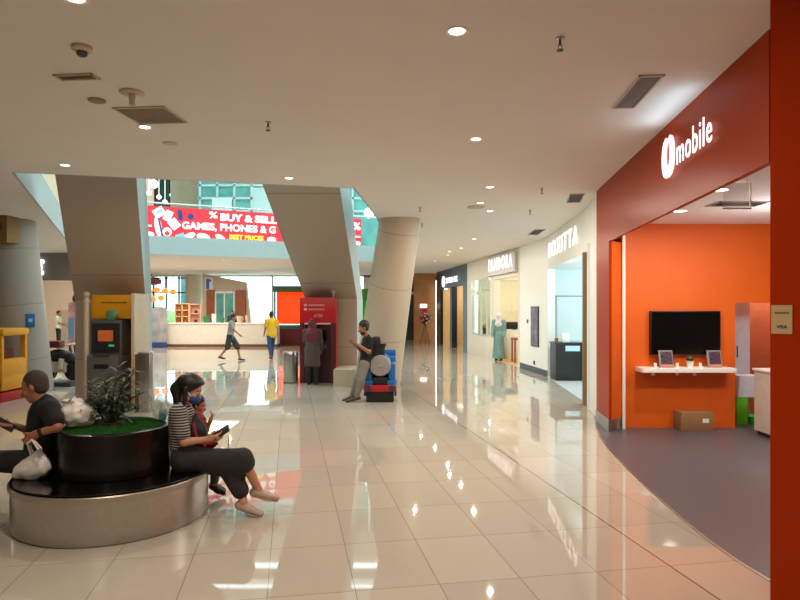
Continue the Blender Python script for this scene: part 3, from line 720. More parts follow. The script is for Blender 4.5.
# ceiling of the shop
def sdown(x, y, lab):
    r = copy_tree(dl0); r.location = (x, y, 3.0); r['label'] = lab; r['group'] = 'downlights in the orange shop'
    for c in r.children:
        c.scale = (1.5, 1.5, 1)
sdown(3.36, 6.51, 'bright ceiling downlight inside orange shop nearest the pillar')
sdown(3.57, 7.9, 'bright ceiling downlight inside orange shop nearer the left jamb')
v = vent((4.0, 7.35, 3.0), .6, .35, 0, 7, 'dark slotted air vent in the orange shop ceiling', M_grille, M_grille)
hp = P(737, 185, 6.0)
o = thing('hanging_sign', 'small clear acrylic panel hanging inside the orange shop opening', 'hanging sign', (hp.x, 6.0, 3.0))
k = MB(); k.box(-.13, .13, -.006, .006, -.27, -.03); k.build('panel', mat('clear_acrylic', (206, 220, 216), .1, alpha=.22, var=0), o, smooth=0)
k = MB(); k.box(-.135, .135, -.008, .008, -.285, -.27); k.box(.125, .135, -.008, .008, -.285, -.03); k.build('edge_trim', M_white, o, smooth=0)
k = MB(); k.bar((-.1, 0, -.03), (-.1, 0, 0), .004); k.bar((.1, 0, -.03), (.1, 0, 0), .004); k.build('hanger', M_chrome, o)
# payment card notice on the pillar
Mp = frame_M((2.19, 3.668, 0), (1.06, -.918))
o = thing('payment_sign', 'cream card payment notice fixed to the red pillar', 'sign', (2.19, 3.668, 0))
T = Matrix.Translation(-Vector((2.19, 3.668, 0)))
k = MB(); k.box(.006, .112, 1.605, 1.772, -.004, .004); k.xform(T @ Mp); k.build('card', mat('cream_card', (206, 176, 128), .5, var=.02), o, smooth=0)
k = MB(); text_bm(k, 'VISA', .032, 1.636, .056, .02, .002, .02, M=T @ Mp @ Matrix.Translation((0, 0, .004)))
for i in range(9): k.box(0, .001, 0, .001, 0, .001) if False else None
k.build('lettering', mat('print_navy', (40, 40, 96), .5), o, smooth=0)
k = MB(); 
for i in range(8):
    b = MB()
q = MB()
for i in range(8): q.box(.024+.0092*i, .024+.0092*i+.0072, 1.722, 1.733, .004, .0055)
q.xform(T @ Mp); q.build('print', mat('print_grey', (120, 96, 70), .6), o, smooth=0)

# ================================================================== right-hand shop signs and displays
def wall_sign(name, label, txt, a, b, Ya, Yb, z0, z1, m, bold=.02, depth=.01, back=None, backm=None):
    pa, pb_ = on(a, b, Ya), on(a, b, Yb); M_ = frame_M((pa[0], pa[1], 0), (pb_[0]-pa[0], pb_[1]-pa[1])); L = math.hypot(pb_[0]-pa[0], pb_[1]-pa[1])
    r = thing(name, label, 'sign', (pa[0], pa[1], 0)); T_ = Matrix.Translation(-Vector((pa[0], pa[1], 0)))
    off = .01
    if back:
        k = MB(); k.box(-back, L+back, z0-back*.6, z1+.04, -.02, .1); k.xform(T_ @ M_); k.build('sign_box', backm, r, smooth=0); off = .1
    k = MB(); text_bm(k, txt, 0, z0, L, z1-z0, depth, bold, M=T_ @ M_ @ Matrix.Translation((0, 0, off)), space=1.35); k.build('letters', m, r, smooth=0); return r, T_ @ M_, L
wall_sign('shop_sign', 'lit white capital letters on the white shop header', 'BOXITTA', C, B, 15.75, 12.2, 3.04, 3.42, M_letterwarm, .0)
wall_sign('shop_sign', 'lit white capital letters on the jeweller header', 'PANDORA', E, D, 21.6, 18.95, 3.04, 3.46, M_letterwarm, .0, back=.25, backm=mat('sign_box_white', (206, 204, 206), .5))
pa = on(E, Fp, 29.9); pb_ = on(E, Fp, 25.9)
M_ = frame_M((pa[0], pa[1], 0), (pb_[0]-pa[0], pb_[1]-pa[1])); T_ = Matrix.Translation(-Vector((pa[0], pa[1], 0)))
r = thing('shop_sign', 'lit white round emblem and word on the black shopfront', 'sign', (pa[0], pa[1], 0))
k = MB(); k.lathe([(.26, 0), (.26, .05)], seg=36)
k.xform(T_ @ M_ @ Matrix.Translation((.3, 3.05, .02))); k.build('emblem', M_letter, r)
k = MB(); random.seed(5); x = .8
for i in range(13):
    if i == 8: x += .16; continue
    h0 = 2.95; wd = .13
    k.box(x, x+.035, h0, h0+.24, 0, .01)
    if i % 3 != 1: k.box(x, x+wd, h0+.2, h0+.24, 0, .01)
    if i % 2: k.box(x+wd-.035, x+wd, h0, h0+.24, 0, .01)
    else: k.box(x, x+wd, h0, h0+.04, 0, .01)
    x += .185
k.xform(T_ @ M_ @ Matrix.Translation((0, 0, .02))); k.build('letters', M_letter, r, smooth=0)
# dark shop: tan door leaf, glowing shelves
o = thing('display_shelf', 'tall tan display panel just inside the dark shop opening', 'display', (2.33, 30.13, 0))
k = MB(); k.box(2.10, 2.56, 30.1, 30.16, 0, 2.7); k.xform(Matrix.Translation((-2.33, -30.13, 0))); k.build('panel', M_tan, o, smooth=0)
o = thing('glass_display', 'lit glass product shelf with red and white goods inside dark shop', 'display', (3.05, 26.2, 0))
k = MB(); k.box(-.25, .25, -.15, .15, 0, .9); k.build('cabinet', mat('teal_cabinet', (90, 150, 140), .4), o, smooth=0)
k = MB(); k.box(-.25, -.22, -.15, .15, .9, 2.5).box(.22, .25, -.15, .15, .9, 2.5); k.build('frame', M_black, o, smooth=0)
for z in (.95, 1.35, 1.75, 2.15): MB().box(-.22, .22, -.14, .14, z, z+.03).build('shelf', mat('cyan_shelf', (150, 220, 220), .3, emit=.8), o, smooth=0)
for i, (z, c) in enumerate(((.98, M_white), (1.38, mat('goods_white', (236, 226, 226), .5)), (1.78, mat('goods_cyan', (120, 200, 210), .5)), (2.18, M_red))):
    MB().box(-.17, .12, -.1, .1, z, z+.26, .02).build('goods', c, o)
# end wall: exit sign and flower stand
o = thing('exit_sign', 'small lit white sign high on the brown wood wall', 'sign', (1.22, 32.2, 1.9))
k = MB(); k.box(-.17, .17, -.08, 0, -.08, .1, .01); k.build('lightbox', mat('sign_white_lit', (255, 240, 236), .5, emit=2.2, var=0), o)
k = MB(); k.box(-.12, .16, -.06, 0, -.62, -.08); tag(k.build('fire_poster', M_red, loc=(1.26, 32.2, 1.85), smooth=0), 'red panel on the brown wood wall below the small lit sign', 'panel')
fp = Vector((1.27, 31.4, 0)); o = thing('flower_stand', 'tripod flower stand with red and pink bouquet before the wood wall', 'flower stand', fp)
for a in (0, 2.09, 4.19):
    k = MB(); k.bar((.28*math.cos(a+.5), .28*math.sin(a+.5), 0), (0, 0, 1.05), .014); k.build('leg', M_dark, o)
k = MB(); random.seed(7)
for i in range(46):
    v_ = Vector((random.gauss(0, 1), random.gauss(0, 1), random.gauss(0, 1))).normalized(); c = Vector((0, 0, 1.25))+Vector((v_.x*.3, v_.y*.25, v_.z*.28)); k.ball(c, .055, seg=8, mi=i % 3)
k.ball((0, 0, 1.22), .24, seg=14, mi=3); k.build('bouquet', [M_red, mat('pink_flower', (210, 120, 130), .7), mat('white_flower', (230, 214, 200), .7), mat('bouquet_leaf', (40, 60, 30), .8)], o)
# white shop: poster, counter
pm = frame_M((on(C, D, 17.05)[0], 17.05, 0), (C[0]-D[0], C[1]-D[1]))
o = thing('poster', 'narrow framed dark poster on the white shop end wall', 'poster', (0, 0, 0))
k = MB(); k.box(-.3, .35, .72, 1.82, -.002, .03); k.xform(pm); k.build('frame', M_black, o, smooth=0)
k = MB(); k.box(-.26, .31, .76, 1.78, .03, .034); k.xform(pm); k.build('picture', mat('poster_print', (110, 80, 110), .4, var=.7, scale=4), o, smooth=0)
o.location = (0, 0, 0)
k = MB(); k.box(-.72, -.62, 1.35, 1.45, 0, .02); k.xform(pm); tag(k.build('wall_switch', M_dark, smooth=0), 'small dark plate on white wall left of the narrow poster', 'switch plate')
k = MB(); k.box(-.1, .0, .22, .32, 0, .02); k.xform(pm); tag(k.build('wall_socket', M_dark, smooth=0), 'small dark socket low on white wall below the narrow poster', 'socket')
o = thing('cashier_counter', 'black counter standing at the white shop opening', 'counter', (4.12, 15.35, .005))
k = MB(); k.box(-.33, .36, -.28, .3, 0, .9, .01); k.build('cabinet', M_black, o)
k = MB(); k.box(-.35, .38, -.3, .32, .9, .93, .006); k.build('countertop', mat('counter_top_dark', (40, 40, 42), .3), o)
k = MB(); k.box(-.1, .25, -.292, -.28, .72, .85); k.build('notice', mat('pale_notice', (180, 214, 226), .4), o, smooth=0)
k = MB(); k.box(-.1, .08, -.09, .09, 0, .22, .01); tag(k.build('paper_box', M_white, loc=(4.08, 15.3, .935)), 'white box standing on the black counter', 'box')
k = MB(); k.box(-.04, .04, -.04, .04, 0, .1, .01); tag(k.build('card_holder', M_wood, loc=(3.86, 15.3, .935)), 'small brown holder at the left end of black counter top', 'holder')
k = MB(); k.box(-.07, .07, -.02, .02, 0, .18, .005); tag(k.build('wall_phone', M_white, loc=(5.55, 17.96, 1.3)), 'white box on the inside wall of white shop, right of the door', 'wall box')
k = MB(); k.box(-.07, .07, -.01, .01, 0, .12); tag(k.build('notice_card', M_yellow, loc=(5.5, 17.98, 1.05)), 'small yellow card on the wall below the white box', 'card')
# jeweller: counters
def showcase(loc, w_, d_, h_, label, top):
    o = thing('showcase', label, 'display counter', loc)
    k = MB(); k.box(-w_/2, w_/2, -d_/2, d_/2, 0, h_, .008); k.build('cabinet', M_white, o)
    k = MB(); k.box(-w_/2, w_/2, -d_/2, d_/2, h_, h_+.03); k.build('countertop', top, o, smooth=0)
    return o
showcase((4.15, 22.0, .005), .85, .8, .98, 'white display counter inside the jeweller shop', M_white)
k = MB(); k.box(-.28, .28, -.05, .05, 0, .26, .01); k.box(-.05, .05, -.08, .1, -.02, .0); tag(k.build('monitor', M_black, loc=(4.05, 22.0, 1.035)), 'dark monitor on the white jeweller counter', 'monitor')
tb_ = thing('side_table', 'wooden display table at the right side of jeweller opening', 'table', (3.98, 20.3, .005))
k = MB(); k.box(-.3, .3, -.3, .3, .74, .8, .006); k.build('tabletop', M_wood, tb_)
for sx in (-1, 1):
    for sy in (-1, 1):
        k = MB(); k.box(sx*.26-.025, sx*.26+.025, sy*.26-.025, sy*.26+.025, 0, .74); k.build('leg', M_wood, tb_, smooth=0)
k = MB(); k.bar((0, 0, 0), (0, 0, .16), .05, .03); k.ball((0, 0, .22), .07); tag(k.build('jewellery_bust', M_tan, loc=(3.98, 20.3, .805)), 'tan display bust on the wooden table in the jeweller', 'display bust')
for i, (Y, hh, c, lab) in enumerate([(23.7, .34, M_black, 'dark small bust in the jeweller window, left one'), (23.3, .42, mat('rose', (196, 120, 110), .5), 'rosy display figure in the jeweller window, middle'), (22.7, .62, mat('pale_teal', (120, 190, 170), .4), 'tall pale teal display in the jeweller window, right one')]):
    x = on(D, E, Y)[0]+.3; k = MB(); k.lathe([(.1, 0), (.1, .04), (.05, .06), (.06, hh*.5), (.13, hh*.65), (.09, hh*.85), (.05, hh)], seg=20); tag(k.build('display_bust', c, loc=(x, Y, .80)), lab, 'display bust')
x = on(D, E, 23.2)[0]; MB_ = MB().box(x+.12, x+.6, 22.2, 24.1, 0, .80); tag(MB_.build('window_plinth', M_white, smooth=0), 'low white plinth behind the jeweller window', 'plinth')

# ================================================================== atrium side
# red hanging banner on the far edge of the opening
o0 = Vector((-9.7, 20.40, 0)); Mb = frame_M(o0-Vector((0, .06, 0)), (9.35, 4.28)); Tb = Matrix.Translation(-o0)
def bs_(px): u = (px-400)/F; return (9.7+20.42*u)/(.909-.416*u)
bn = thing('banner', 'long red sale banner with white lettering on the upper floor edge', 'banner', o0)
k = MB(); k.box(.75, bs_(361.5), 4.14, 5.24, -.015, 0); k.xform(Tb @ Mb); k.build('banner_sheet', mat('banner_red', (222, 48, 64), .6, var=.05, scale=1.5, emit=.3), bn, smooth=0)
k = MB(); W = Tb @ Mb @ Matrix.Translation((0, 0, .001))
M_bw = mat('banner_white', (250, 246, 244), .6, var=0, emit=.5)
for tx, x_, z_, w_, h_, bo in [('BUY & SELL', bs_(221), 4.86, bs_(277)-bs_(221), .27, .05), ('GAMES, PHONES & G', bs_(182.6), 4.46, bs_(276)-bs_(182.6), .31, .04),
                               ('%', bs_(209.5), 4.93, .3, .24, .02), ('%', bs_(353.2), 4.8, .3, .3, .03), ('%', 1.0, 4.8, .3, .3, .03)]:
    k = MB(); text_bm(k, tx, x_, z_, w_, h_, .012, bo, M=W); k.build('lettering', M_bw, bn, smooth=0)
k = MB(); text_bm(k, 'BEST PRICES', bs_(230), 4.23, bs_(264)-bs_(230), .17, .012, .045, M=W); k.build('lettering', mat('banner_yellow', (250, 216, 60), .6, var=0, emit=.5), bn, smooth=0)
k = MB()
def bshape(px, z, w_, h_, rot, mi, rnd):
    b = MB(); n = 20 if rnd else 4
    pts = [(w_/2*math.cos(2*PI*i/n), h_/2*math.sin(2*PI*i/n)) for i in range(n)] if rnd else [(-w_/2, -h_/2), (w_/2, -h_/2), (w_/2, h_/2), (-w_/2, h_/2)]
    c_, s_ = math.cos(rot), math.sin(rot); bx0 = bs_(px)
    P3 = [(bx0+x*c_-y*s_, z+x*s_+y*c_) for x, y in pts]
    k.hexa([W @ Vector((x, y, 0)) for x, y in P3], [W @ Vector((x, y, .008+.002*mi)) for x, y in P3], mi)
for a in [(149, 4.26, .4, .2, .1, 0, 1), (190, 4.27, .44, .2, .5, 0, 1), (204, 4.27, .46, .24, -.2, 0, 1), (221, 4.26, .4, .2, -.5, 0, 1), (272, 4.28, .34, .2, 0, 0, 1),
          (159, 4.55, .22, .72, .15, 0, 1), (161.5, 4.5, .06, .7, .2, 1, 0), (160, 5.03, .36, .3, .6, 0, 0), (160, 5.06, .2, .1, .6, 2, 0), (169, 4.93, .24, .36, -.4, 0, 0),
          (175, 4.66, .3, .34, .7, 0, 0), (181, 4.98, .14, .34, .1, 1, 0), (191.5, 4.95, .2, .2, 0, 1, 1), (168, 4.38, .3, .3, 0, 0, 1), (168, 4.33, .16, .16, 0, 3, 1),
          (181, 4.25, .3, .18, .4, 2, 0), (357, 4.27, .3, .2, .3, 0, 1), (356, 4.55, .36, .06, 0, 0, 0), (148, 4.56, .3, .06, 0, 0, 0)]: bshape(*a)
k.build('printed_shapes', [mat('banner_white', (250, 246, 244)), mat('banner_blue', (40, 60, 150), .6), mat('banner_cyan', (150, 210, 226), .6), mat('banner_red', (222, 48, 64))], bn, smooth=0)
# festive display behind the upper window: white globes on dark
random.seed(3); g0 = None
for i, (px, py, lab) in enumerate([(154, 184, 'largest white globe lamp at left of the upper dark window'), (177, 187, 'white globe lamp right part of the upper dark window'), (149, 193, 'white globe lamp lower left in the upper dark window'), (159, 197, 'white globe lamp second from left, low in dark window'), (172, 195, 'white globe lamp low right in the upper dark window'), (165, 202, 'lowest white globe lamp in the upper dark window')]):
    p = P(px, py, 28.5); k = MB(); k.ball((0, 0, 0), .2 if i < 2 else .11); k.bar((0, 0, .1), (0, 0, 8.51-p.z), .012); tag(k.build('globe_lamp', mat('globe', (240, 240, 236), .4, emit=1.2, var=0), loc=p), lab, 'lamp', 'globe lamps upstairs')
for i, (px, c, lab) in enumerate([(149, (110, 20, 40), 'dark red hanging drape at left of the upper window'), (163, (20, 60, 50), 'dark green hanging drape in the upper window'), (178, (120, 24, 44), 'dark red hanging drape at right of the upper window')]):
    p = P(px, 190, 28.75); k = MB(); 
    for j in range(6): k.bar((-.25+j*.1, 0, -2.4), (-.25+j*.1, 0, 1.2), .05, seg=10)
    tag(k.build('hanging_drape', mat('drape%d' % i, c, .8, var=.4, scale=3), loc=p), lab, 'drape')
k = MB(); k.ball((0, 0, 0), .24); p = P(369, 213, 28.5); k.bar((0, 0, .2), (0, 0, 8.51-p.z), .02); tag(k.build('globe_lamp', mat('globe', (240, 240, 236))  , loc=p), 'white globe lamp upstairs right of the banner end', 'lamp')

# far counter with things on it
cn = thing('reception_counter', 'long white counter at the back of the hall', 'counter', (-8.4, 28.8, 0))
k = MB(); k.box(-2.75, 2.75, -.3, .3, .13, 1.06); k.build('front_panel', mat('counter_front', (214, 206, 196), .5), cn, smooth=0)
k = MB(); k.box(-2.8, 2.8, -.34, .36, 1.06, 1.11, .008); k.build('countertop', M_white, cn)
k = MB(); k.box(-2.72, 2.72, -.27, .28, 0, .13); k.build('plinth', mat('brown_plinth', (110, 70, 52), .5), cn, smooth=0)
def rack(px0, px1, py0, lab, rows, cols, m1, m2):
    a = P(px0, 323, 28.8); b = P(px1, 323, 28.8); ww = b.x-a.x; hh = (323-py0)/F*28.8
    o = thing('display_rack', lab, 'display rack', ((a.x+b.x)/2, 28.8, 1.11))
    k = MB(); k.box(-ww/2, ww/2, .1, .13, 0, hh)
    for i in range(cols+1): x = -ww/2+i*ww/cols; k.box(x-.02, x+.02, -.12, .12, 0, hh)
    for i in range(rows+1): z = i*hh/rows; k.box(-ww/2, ww/2, -.12, .12, max(0, z-.02), z+.02)
    k.build('frame', m1, o, smooth=0)
    for i in range(rows):
        for j in range(cols):
            x = -ww/2+(j+.5)*ww/cols; z = i*hh/rows+.02; MB().lathe([(.06, 0), (.08, .05), (.06, .13)], (x, 0, z), 12).build('goods', m2, o)
rack(176, 189.5, 304, 'pale wood rack of small goods at the left of the far counter', 3, 2, M_lightwood, M_wood)
rack(190.5, 201, 304.5, 'narrower pinkish rack on the far counter beside the wood rack', 2, 1, mat('pink_wood', (206, 160, 136), .5), M_darkred)
for px, py, c, lab, w_ in [(206.5, 318.5, M_green, 'small green plant pot on far counter beside pink rack', .3), (214, 317, M_white, 'white menu card standing on the far counter', .22), (240, 318.5, M_beige, 'beige basket on the far counter near its right end', .3), (248, 318, M_beige, 'beige box at the right end of the far counter', .26), (222, 319.5, M_green, 'small green bowl in the middle of the far counter', .22)]:
    p = P(px, 323, 28.75); k = MB(); h_ = (323-py)/F*28.8*1.5; k.lathe([(w_*.35, 0), (w_*.5, h_*.5), (w_*.5, h_), (w_*.4, h_)], seg=4 if 'card' in lab or 'box' in lab else 16); tag(k.build('counter_item', c, loc=(p.x, 28.75, 1.11)), lab, 'counter item')
# standee
sd = thing('display_stand', 'grey printed stand with a blue bottom band left of the far counter', 'display stand', (-11.1, 28.2, 0))
k = MB(); k.box(-.5, .5, -.03, .03, .2, 1.8); k.build('panel', mat('standee_print', (150, 150, 156), .5, var=.35, scale=2.2), sd, smooth=0)
k = MB(); k.box(-.5, .5, -.035, .03, .03, .24); k.build('base_band', mat('blue_band', (46, 74, 140), .5), sd, smooth=0)
k = MB(); k.box(-.45, .45, -.25, .25, 0, .03); k.build('foot', M_dark, sd, smooth=0)
# lanterns in the far left window
lp = None
for px, py, lab in [(149, 291, 'orange pendant lamp leftmost of upper row in gridded window'), (157, 290, 'orange pendant lamp second from left in gridded window'), (165, 291, 'orange pendant lamp third from left in gridded window'), (173, 292, 'orange pendant lamp rightmost of the upper row in gridded window'), (153, 299, 'orange pendant lamp lower left in gridded window'), (161, 298, 'orange pendant lamp lower middle in gridded window')]:
    p = P(px, py, 33.5)
    if lp is None:
        lp = thing('pendant_lamp', lab, 'lamp', p, 0, 'pendant lamps at the gridded window')
        k = MB(); k.lathe([(.02, .16), (.12, .12), (.19, .0), (.12, -.14), (.05, -.16)], seg=20); k.build('lamp_shade', mat('orange_shade', (255, 140, 56), .5, emit=1.1, var=0), lp)
        k = MB(); k.bar((0, 0, .15), (0, 0, 3.6-p.z), .01); k.build('cord', M_black, lp); o = lp; z_first = p.z
    else: o = copy_tree(lp); o.location = p; o['label'] = lab
    for c in o.children:
        if c.name.startswith('cord'): c.scale = (1, 1, (3.6-p.z)/(3.6-z_first))
k = MB(); k.lathe([(.3, 0), (.5, .06), (.5, .28), (.3, .34)], seg=24); k.bar((0, 0, .33), (0, 0, .572), .02); tag(k.build('lantern', mat('mauve_lantern', (120, 70, 80), .6, var=.3, scale=3), loc=P(151.5, 280, 32.6)-Vector((0, 0, .25))), 'large mauve lantern at the top left of the gridded window', 'lantern')
# blue wall sign on the slanting block
r = thing('wall_sign', 'white sign with blue figure high on the slanting beige block', 'sign', (-9.85, 32, 3.02))
MB().box(-.2, .2, -.04, 0, -.35, .35).build('panel', mat('sign_pale', (214, 222, 232), .5), r, smooth=0)
k = MB(); k.box(-.14, .02, -.05, -.04, -.25, .28); k.ball((.06, -.045, .2), .06, (1, .2, 1)); k.build('figure', mat('sign_blue', (60, 90, 190), .5), r, smooth=0)
# red kiosk
kr = thing('market_kiosk', 'kiosk with bright red panel glowing as painted-in daylight and green roof edge', 'kiosk', (-5.2, 30.2, 0))
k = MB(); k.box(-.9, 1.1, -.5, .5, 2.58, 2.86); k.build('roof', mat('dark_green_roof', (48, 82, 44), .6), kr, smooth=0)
k = MB(); k.box(-.82, 1.02, .3, .33, 1.0, 2.58); k.build('red_panel', mat('red_daylight_glow', (255, 62, 6), .4, emit=.85), kr, smooth=0)  # emission stands in for daylight coming through the red film
k = MB(); k.box(-.82, 1.02, -.45, .45, 0, .8); k.build('counter', M_darkred, kr, smooth=0)
k = MB(); k.box(-.86, 1.06, -.5, .5, .8, .97); k.build('ledge', mat('green_ledge', (36, 84, 62), .5), kr, smooth=0)
k = MB(); 
for x in (-.82, 1.0): k.box(x-.04, x+.04, -.4, -.32, .97, 2.58).box(x-.04, x+.04, .3, .38, 0, 2.6)
k.build('post', M_dark, kr, smooth=0)
o = thing('green_booth', 'narrow glass booth with a green top seen beside leaning column', 'booth', (-1.85, 30.2, 0))
k = MB(); k.box(-.6, .5, -.4, .4, 2.2, 2.72); k.build('fascia', mat('bright_green_fascia', (60, 140, 50), .5), o, smooth=0)
k = MB(); k.box(-.55, .45, .2, .22, .1, 2.2); k.build('back_panel', translucent_mat('green_film', (60, 220, 110), .8), o, smooth=0)
k = MB(); 
for x in (-.55, -.05, .45): k.box(x-.03, x+.03, -.38, -.32, 0, 2.2)
k.box(-.6, .5, -.4, .4, 0, .1); k.build('frame', M_dark, o, smooth=0)

# red cash machine under the middle slab
km = thing('cash_machine', 'tall dark red cash machine booth under the middle leaning slab', 'cash machine', (-1.94, 14.66, 0))
k = MB(); k.box(-.43, .43, .08, .55, 0, 1.98, .01); k.build('cabinet', M_red, km)
k = MB(); k.box(-.43, .43, 0, .08, 1.42, 2.02, .01); k.build('header', mat('bright_red', (196, 18, 26), .3), km)
k = MB(); k.box(-.43, -.32, 0, .08, 0, 1.42); k.box(.30, .43, 0, .08, 0, 1.42); k.build('side_panel', M_darkred, km, smooth=0)
k = MB(); k.box(-.32, .30, .04, .08, .0, 1.38); k.build('console', mat('console_dark', (52, 14, 18), .3), km, smooth=0)
k = MB(); k.box(-.05, .2, .02, .045, 1.0, 1.25); k.build('screen', M_blackgloss, km, smooth=0)
k = MB(); k.box(-.05, .2, -.06, .045, .82, .9, .01); k.build('keypad', M_dark, km)
k = MB(); k.box(-.32, .30, -.005, .03, 1.385, 1.42); k.build('light_bar', mat('pink_bar', (240, 190, 190), .5), km, smooth=0)
k = MB(); Mk = Matrix(((1, 0, 0, 0), (0, 0, -1, 0), (0, 1, 0, 0), (0, 0, 0, 1)))
text_bm(k, 'ATM', -.1, 1.55, .2, .08, .006, .02, M=Matrix.Translation((0, -.001, 0)) @ Mk)
for z in (1.84, 1.74):
    k.lathe([(.035, 0), (.035, .006)], (-.3, 0, 0), 16) if False else None
    k.box(-.33, -.26, -.006, 0, z-.03, z+.03)
    for i in range(7): k.box(-.22+.055*i, -.22+.055*i+.04, -.006, 0, z-.02, z+.02)
k.build('lettering', mat('pale_pink', (226, 150, 150), .5), km, smooth=0)
k = MB(); k.bar((.33, .3, 2.0), (.33, .3, 2.13), .015); k.ball((.33, .3, 2.16), .05); k.build('camera', M_offw, km)
# steel bins
def bin_(loc, r_, h_, lab):
    o = thing('litter_bin', lab, 'bin', loc)
    k = MB(); k.lathe([(r_*.98, .02), (r_, .03), (r_, h_-.1), (r_*.97, h_-.1)], seg=48); k.build('body', M_steel, o)
    k = MB(); k.lathe([(r_+.006, h_-.1), (r_+.006, h_-.01), (r_, h_), (r_*.62, h_), (r_*.6, h_-.05), (.001, h_-.05)], seg=48, caps=False); k.build('lid_ring', M_chrome, o)
    k = MB(); k.lathe([(r_*.97, 0), (r_*.97, .02)], seg=40); k.build('base', M_black, o); return o
bin_((-2.60, 14.75, 0), .175, .74, 'round steel litter bin left of the red cash machine')
o = thing('steel_bollard', 'tall square steel post right of the yellow cash machine booth', 'post', (-4.32, 10.55, 0))
k = MB(); k.box(-.09, .09, -.09, .09, .0, .99, .006); k.build('body', M_steel, o)
k = MB(); k.box(-.1, .1, -.1, .1, .99, 1.02, .004); k.build('cap', M_chrome, o)
k = MB(); k.box(-.17, -.09, -.05, .09, 0, .98); k.build('side_panel', mat('bronze_panel', (104, 74, 36), .4), o, smooth=0)
# yellow cash machine booth
yb = thing('cash_machine_booth', 'yellow and white cash machine booth under the left leaning slab', 'booth', (-5.0, 10.9, 0))
k = MB(); k.box(-.42, .36, .38, .44, 0, 1.98); k.build('back_panel', M_yellow, yb, smooth=0)
k = MB(); k.box(-.42, .36, .0, .38, 1.58, 2.0, .01); k.build('header', M_yellow, yb)
k = MB(); k.box(-.25, .2, -.006, 0, 1.85, 1.875); k.build('stripe', M_wood, yb, smooth=0)
k = MB(); k.box(.36, .42, -.2, .44, 0, 2.02, .008); k.build('side_panel', M_offw, yb)
k = MB(); k.bar((-.46, -.1, 0), (-.46, -.1, 1.95), .045); k.ball((-.46, -.1, 2.0), .055); k.lathe([(.06, 0), (.06, .04)], (-.46, -.1, 1.86), 20); k.build('post', M_offw, yb)
am = thing('cash_machine', 'grey cash machine with orange screen inside the yellow booth', 'cash machine', (-5.12, 10.72, 0))
M_atm = mat('machine_grey', (92, 88, 84), .4)
k = MB(); k.box(-.27, .27, -.05, .45, 0, .95, .01); k.box(-.27, .27, .08, .45, .95, 1.56, .01); k.build('cabinet', M_atm, am)
k = MB(); k.box(-.24, .24, .06, .085, 1.0, 1.5); k.build('console', mat('console_black', (40, 38, 38), .35), am, smooth=0)
k = MB(); k.box(-.13, .13, .05, .065, 1.19, 1.38); k.build('screen', mat('orange_screen', (196, 96, 50), .4, emit=.15, var=.2, scale=14), am, smooth=0)
k = MB(); k.box(-.16, .12, -.06, .02, .93, .97); k.build('keypad', M_dark, am, smooth=0)
k = MB(); k.box(.06, .15, .045, .065, 1.10, 1.13); k.build('card_slot', mat('green_led', (60, 190, 110), .4, emit=.4, var=0), am, smooth=0)
k = MB(); k.box(-.15, .1, -.056, -.045, .72, .8); k.build('cash_slot', M_black, am, smooth=0)
k = MB(); k.ball((0, 0, .09), .1, (1.1, .5, .9)); k.box(-.06, .06, -.03, .03, 0, .03); tag(k.build('emblem', mat('teal_emblem', (90, 130, 100), .5), loc=(-5.02, 10.80, 1.565)), 'green rounded emblem on top of the grey cash machine', 'emblem')

# small blue sign and yellowish plate on the grey column
r = thing('column_sign', 'small blue sign on the grey round column', 'sign', (-7.62, 12.77, 1.5)); r.rotation_euler = (0, 0, .75)
MB().box(-.085, .085, -.03, .02, -.13, .15, .006).build('plate', mat('sign_blue2', (30, 90, 150), .5), r)
k = MB(); k.lathe([(.04, 0), (.04, .006)], seg=20); k.xform(Matrix.Translation((0, -.03, .02)) @ Matrix.Rotation(PI/2, 4, 'X')); k.build('symbol', mat('sign_cyan', (130, 180, 210), .5), r)
r = thing('picture_box', 'yellowish box with dark round emblem high on the grey column', 'sign box', (-7.98, 12.30, 3.35)); r.rotation_euler = (0, 0, -.1)
MB().box(-.3, .24, -.06, .28, -.28, .28, .01).build('box', mat('ochre', (140, 104, 50), .5), r)
k = MB(); k.ball((0, -.06, .03), .14, (1, .2, 1)); k.build('emblem', mat('dark_emblem', (70, 52, 40), .5), r)
# ================================================================== coin rides
yr = thing('kiddie_ride', 'yellow toy vehicle ride on a red base before the grey column', 'kiddie ride', (-8.02, 11.95, 0))
k = MB(); k.box(-.85, .62, -.45, .5, 0, .18, .04); k.build('base', mat('ride_red', (170, 22, 26), .35), yr)
k = MB(); k.box(-.8, -.1, -.38, .38, .2, .66, .08); k.box(-.12, .6, -.38, .38, .2, .5, .05); k.box(.42, .6, -.38, .38, .45, .8, .05); k.build('body', M_yellow, yr)
k = MB(); k.box(-.25, .64, -.42, .42, 1.24, 1.38, .05); k.build('roof', M_yellow, yr)
for x, y in ((-.2, -.36), (.55, -.36), (-.2, .36), (.55, .36), (.12, -.36)):
    k = MB(); k.box(x-.05, x+.05, y-.035, y+.035, .45, 1.26, .015); k.build('roof_post', M_yellow, yr)
k = MB(); k.box(.0, .36, -.26, .26, .5, .6, .03); k.box(.34, .42, -.26, .26, .5, .98, .03); k.build('seat', M_darkred, yr)
for x, y in ((-.5, -.4), (.42, -.4), (-.5, .4), (.42, .4)):
    k = MB(); k.bar((x, y-.05, .32), (x, y+.05, .32), .15, seg=28); w_ = k.build('wheel', M_black, yr)
    k = MB(); k.bar((x, y-.06, .32), (x, y+.06, .32), .07, seg=20); k.build('hubcap', M_offw, w_)
k = MB(); k.box(-.7, -.4, -.40, -.375, .45, .56, .01); k.build('decal', M_red, yr)
k = MB(); k.lathe([(.12, 0), (.12, .02)], seg=24); k.xform(Matrix.Translation((-.02, 0, .85)) @ Matrix.Rotation(1.0, 4, 'Y')); k.build('steering_wheel', M_dark, yr)

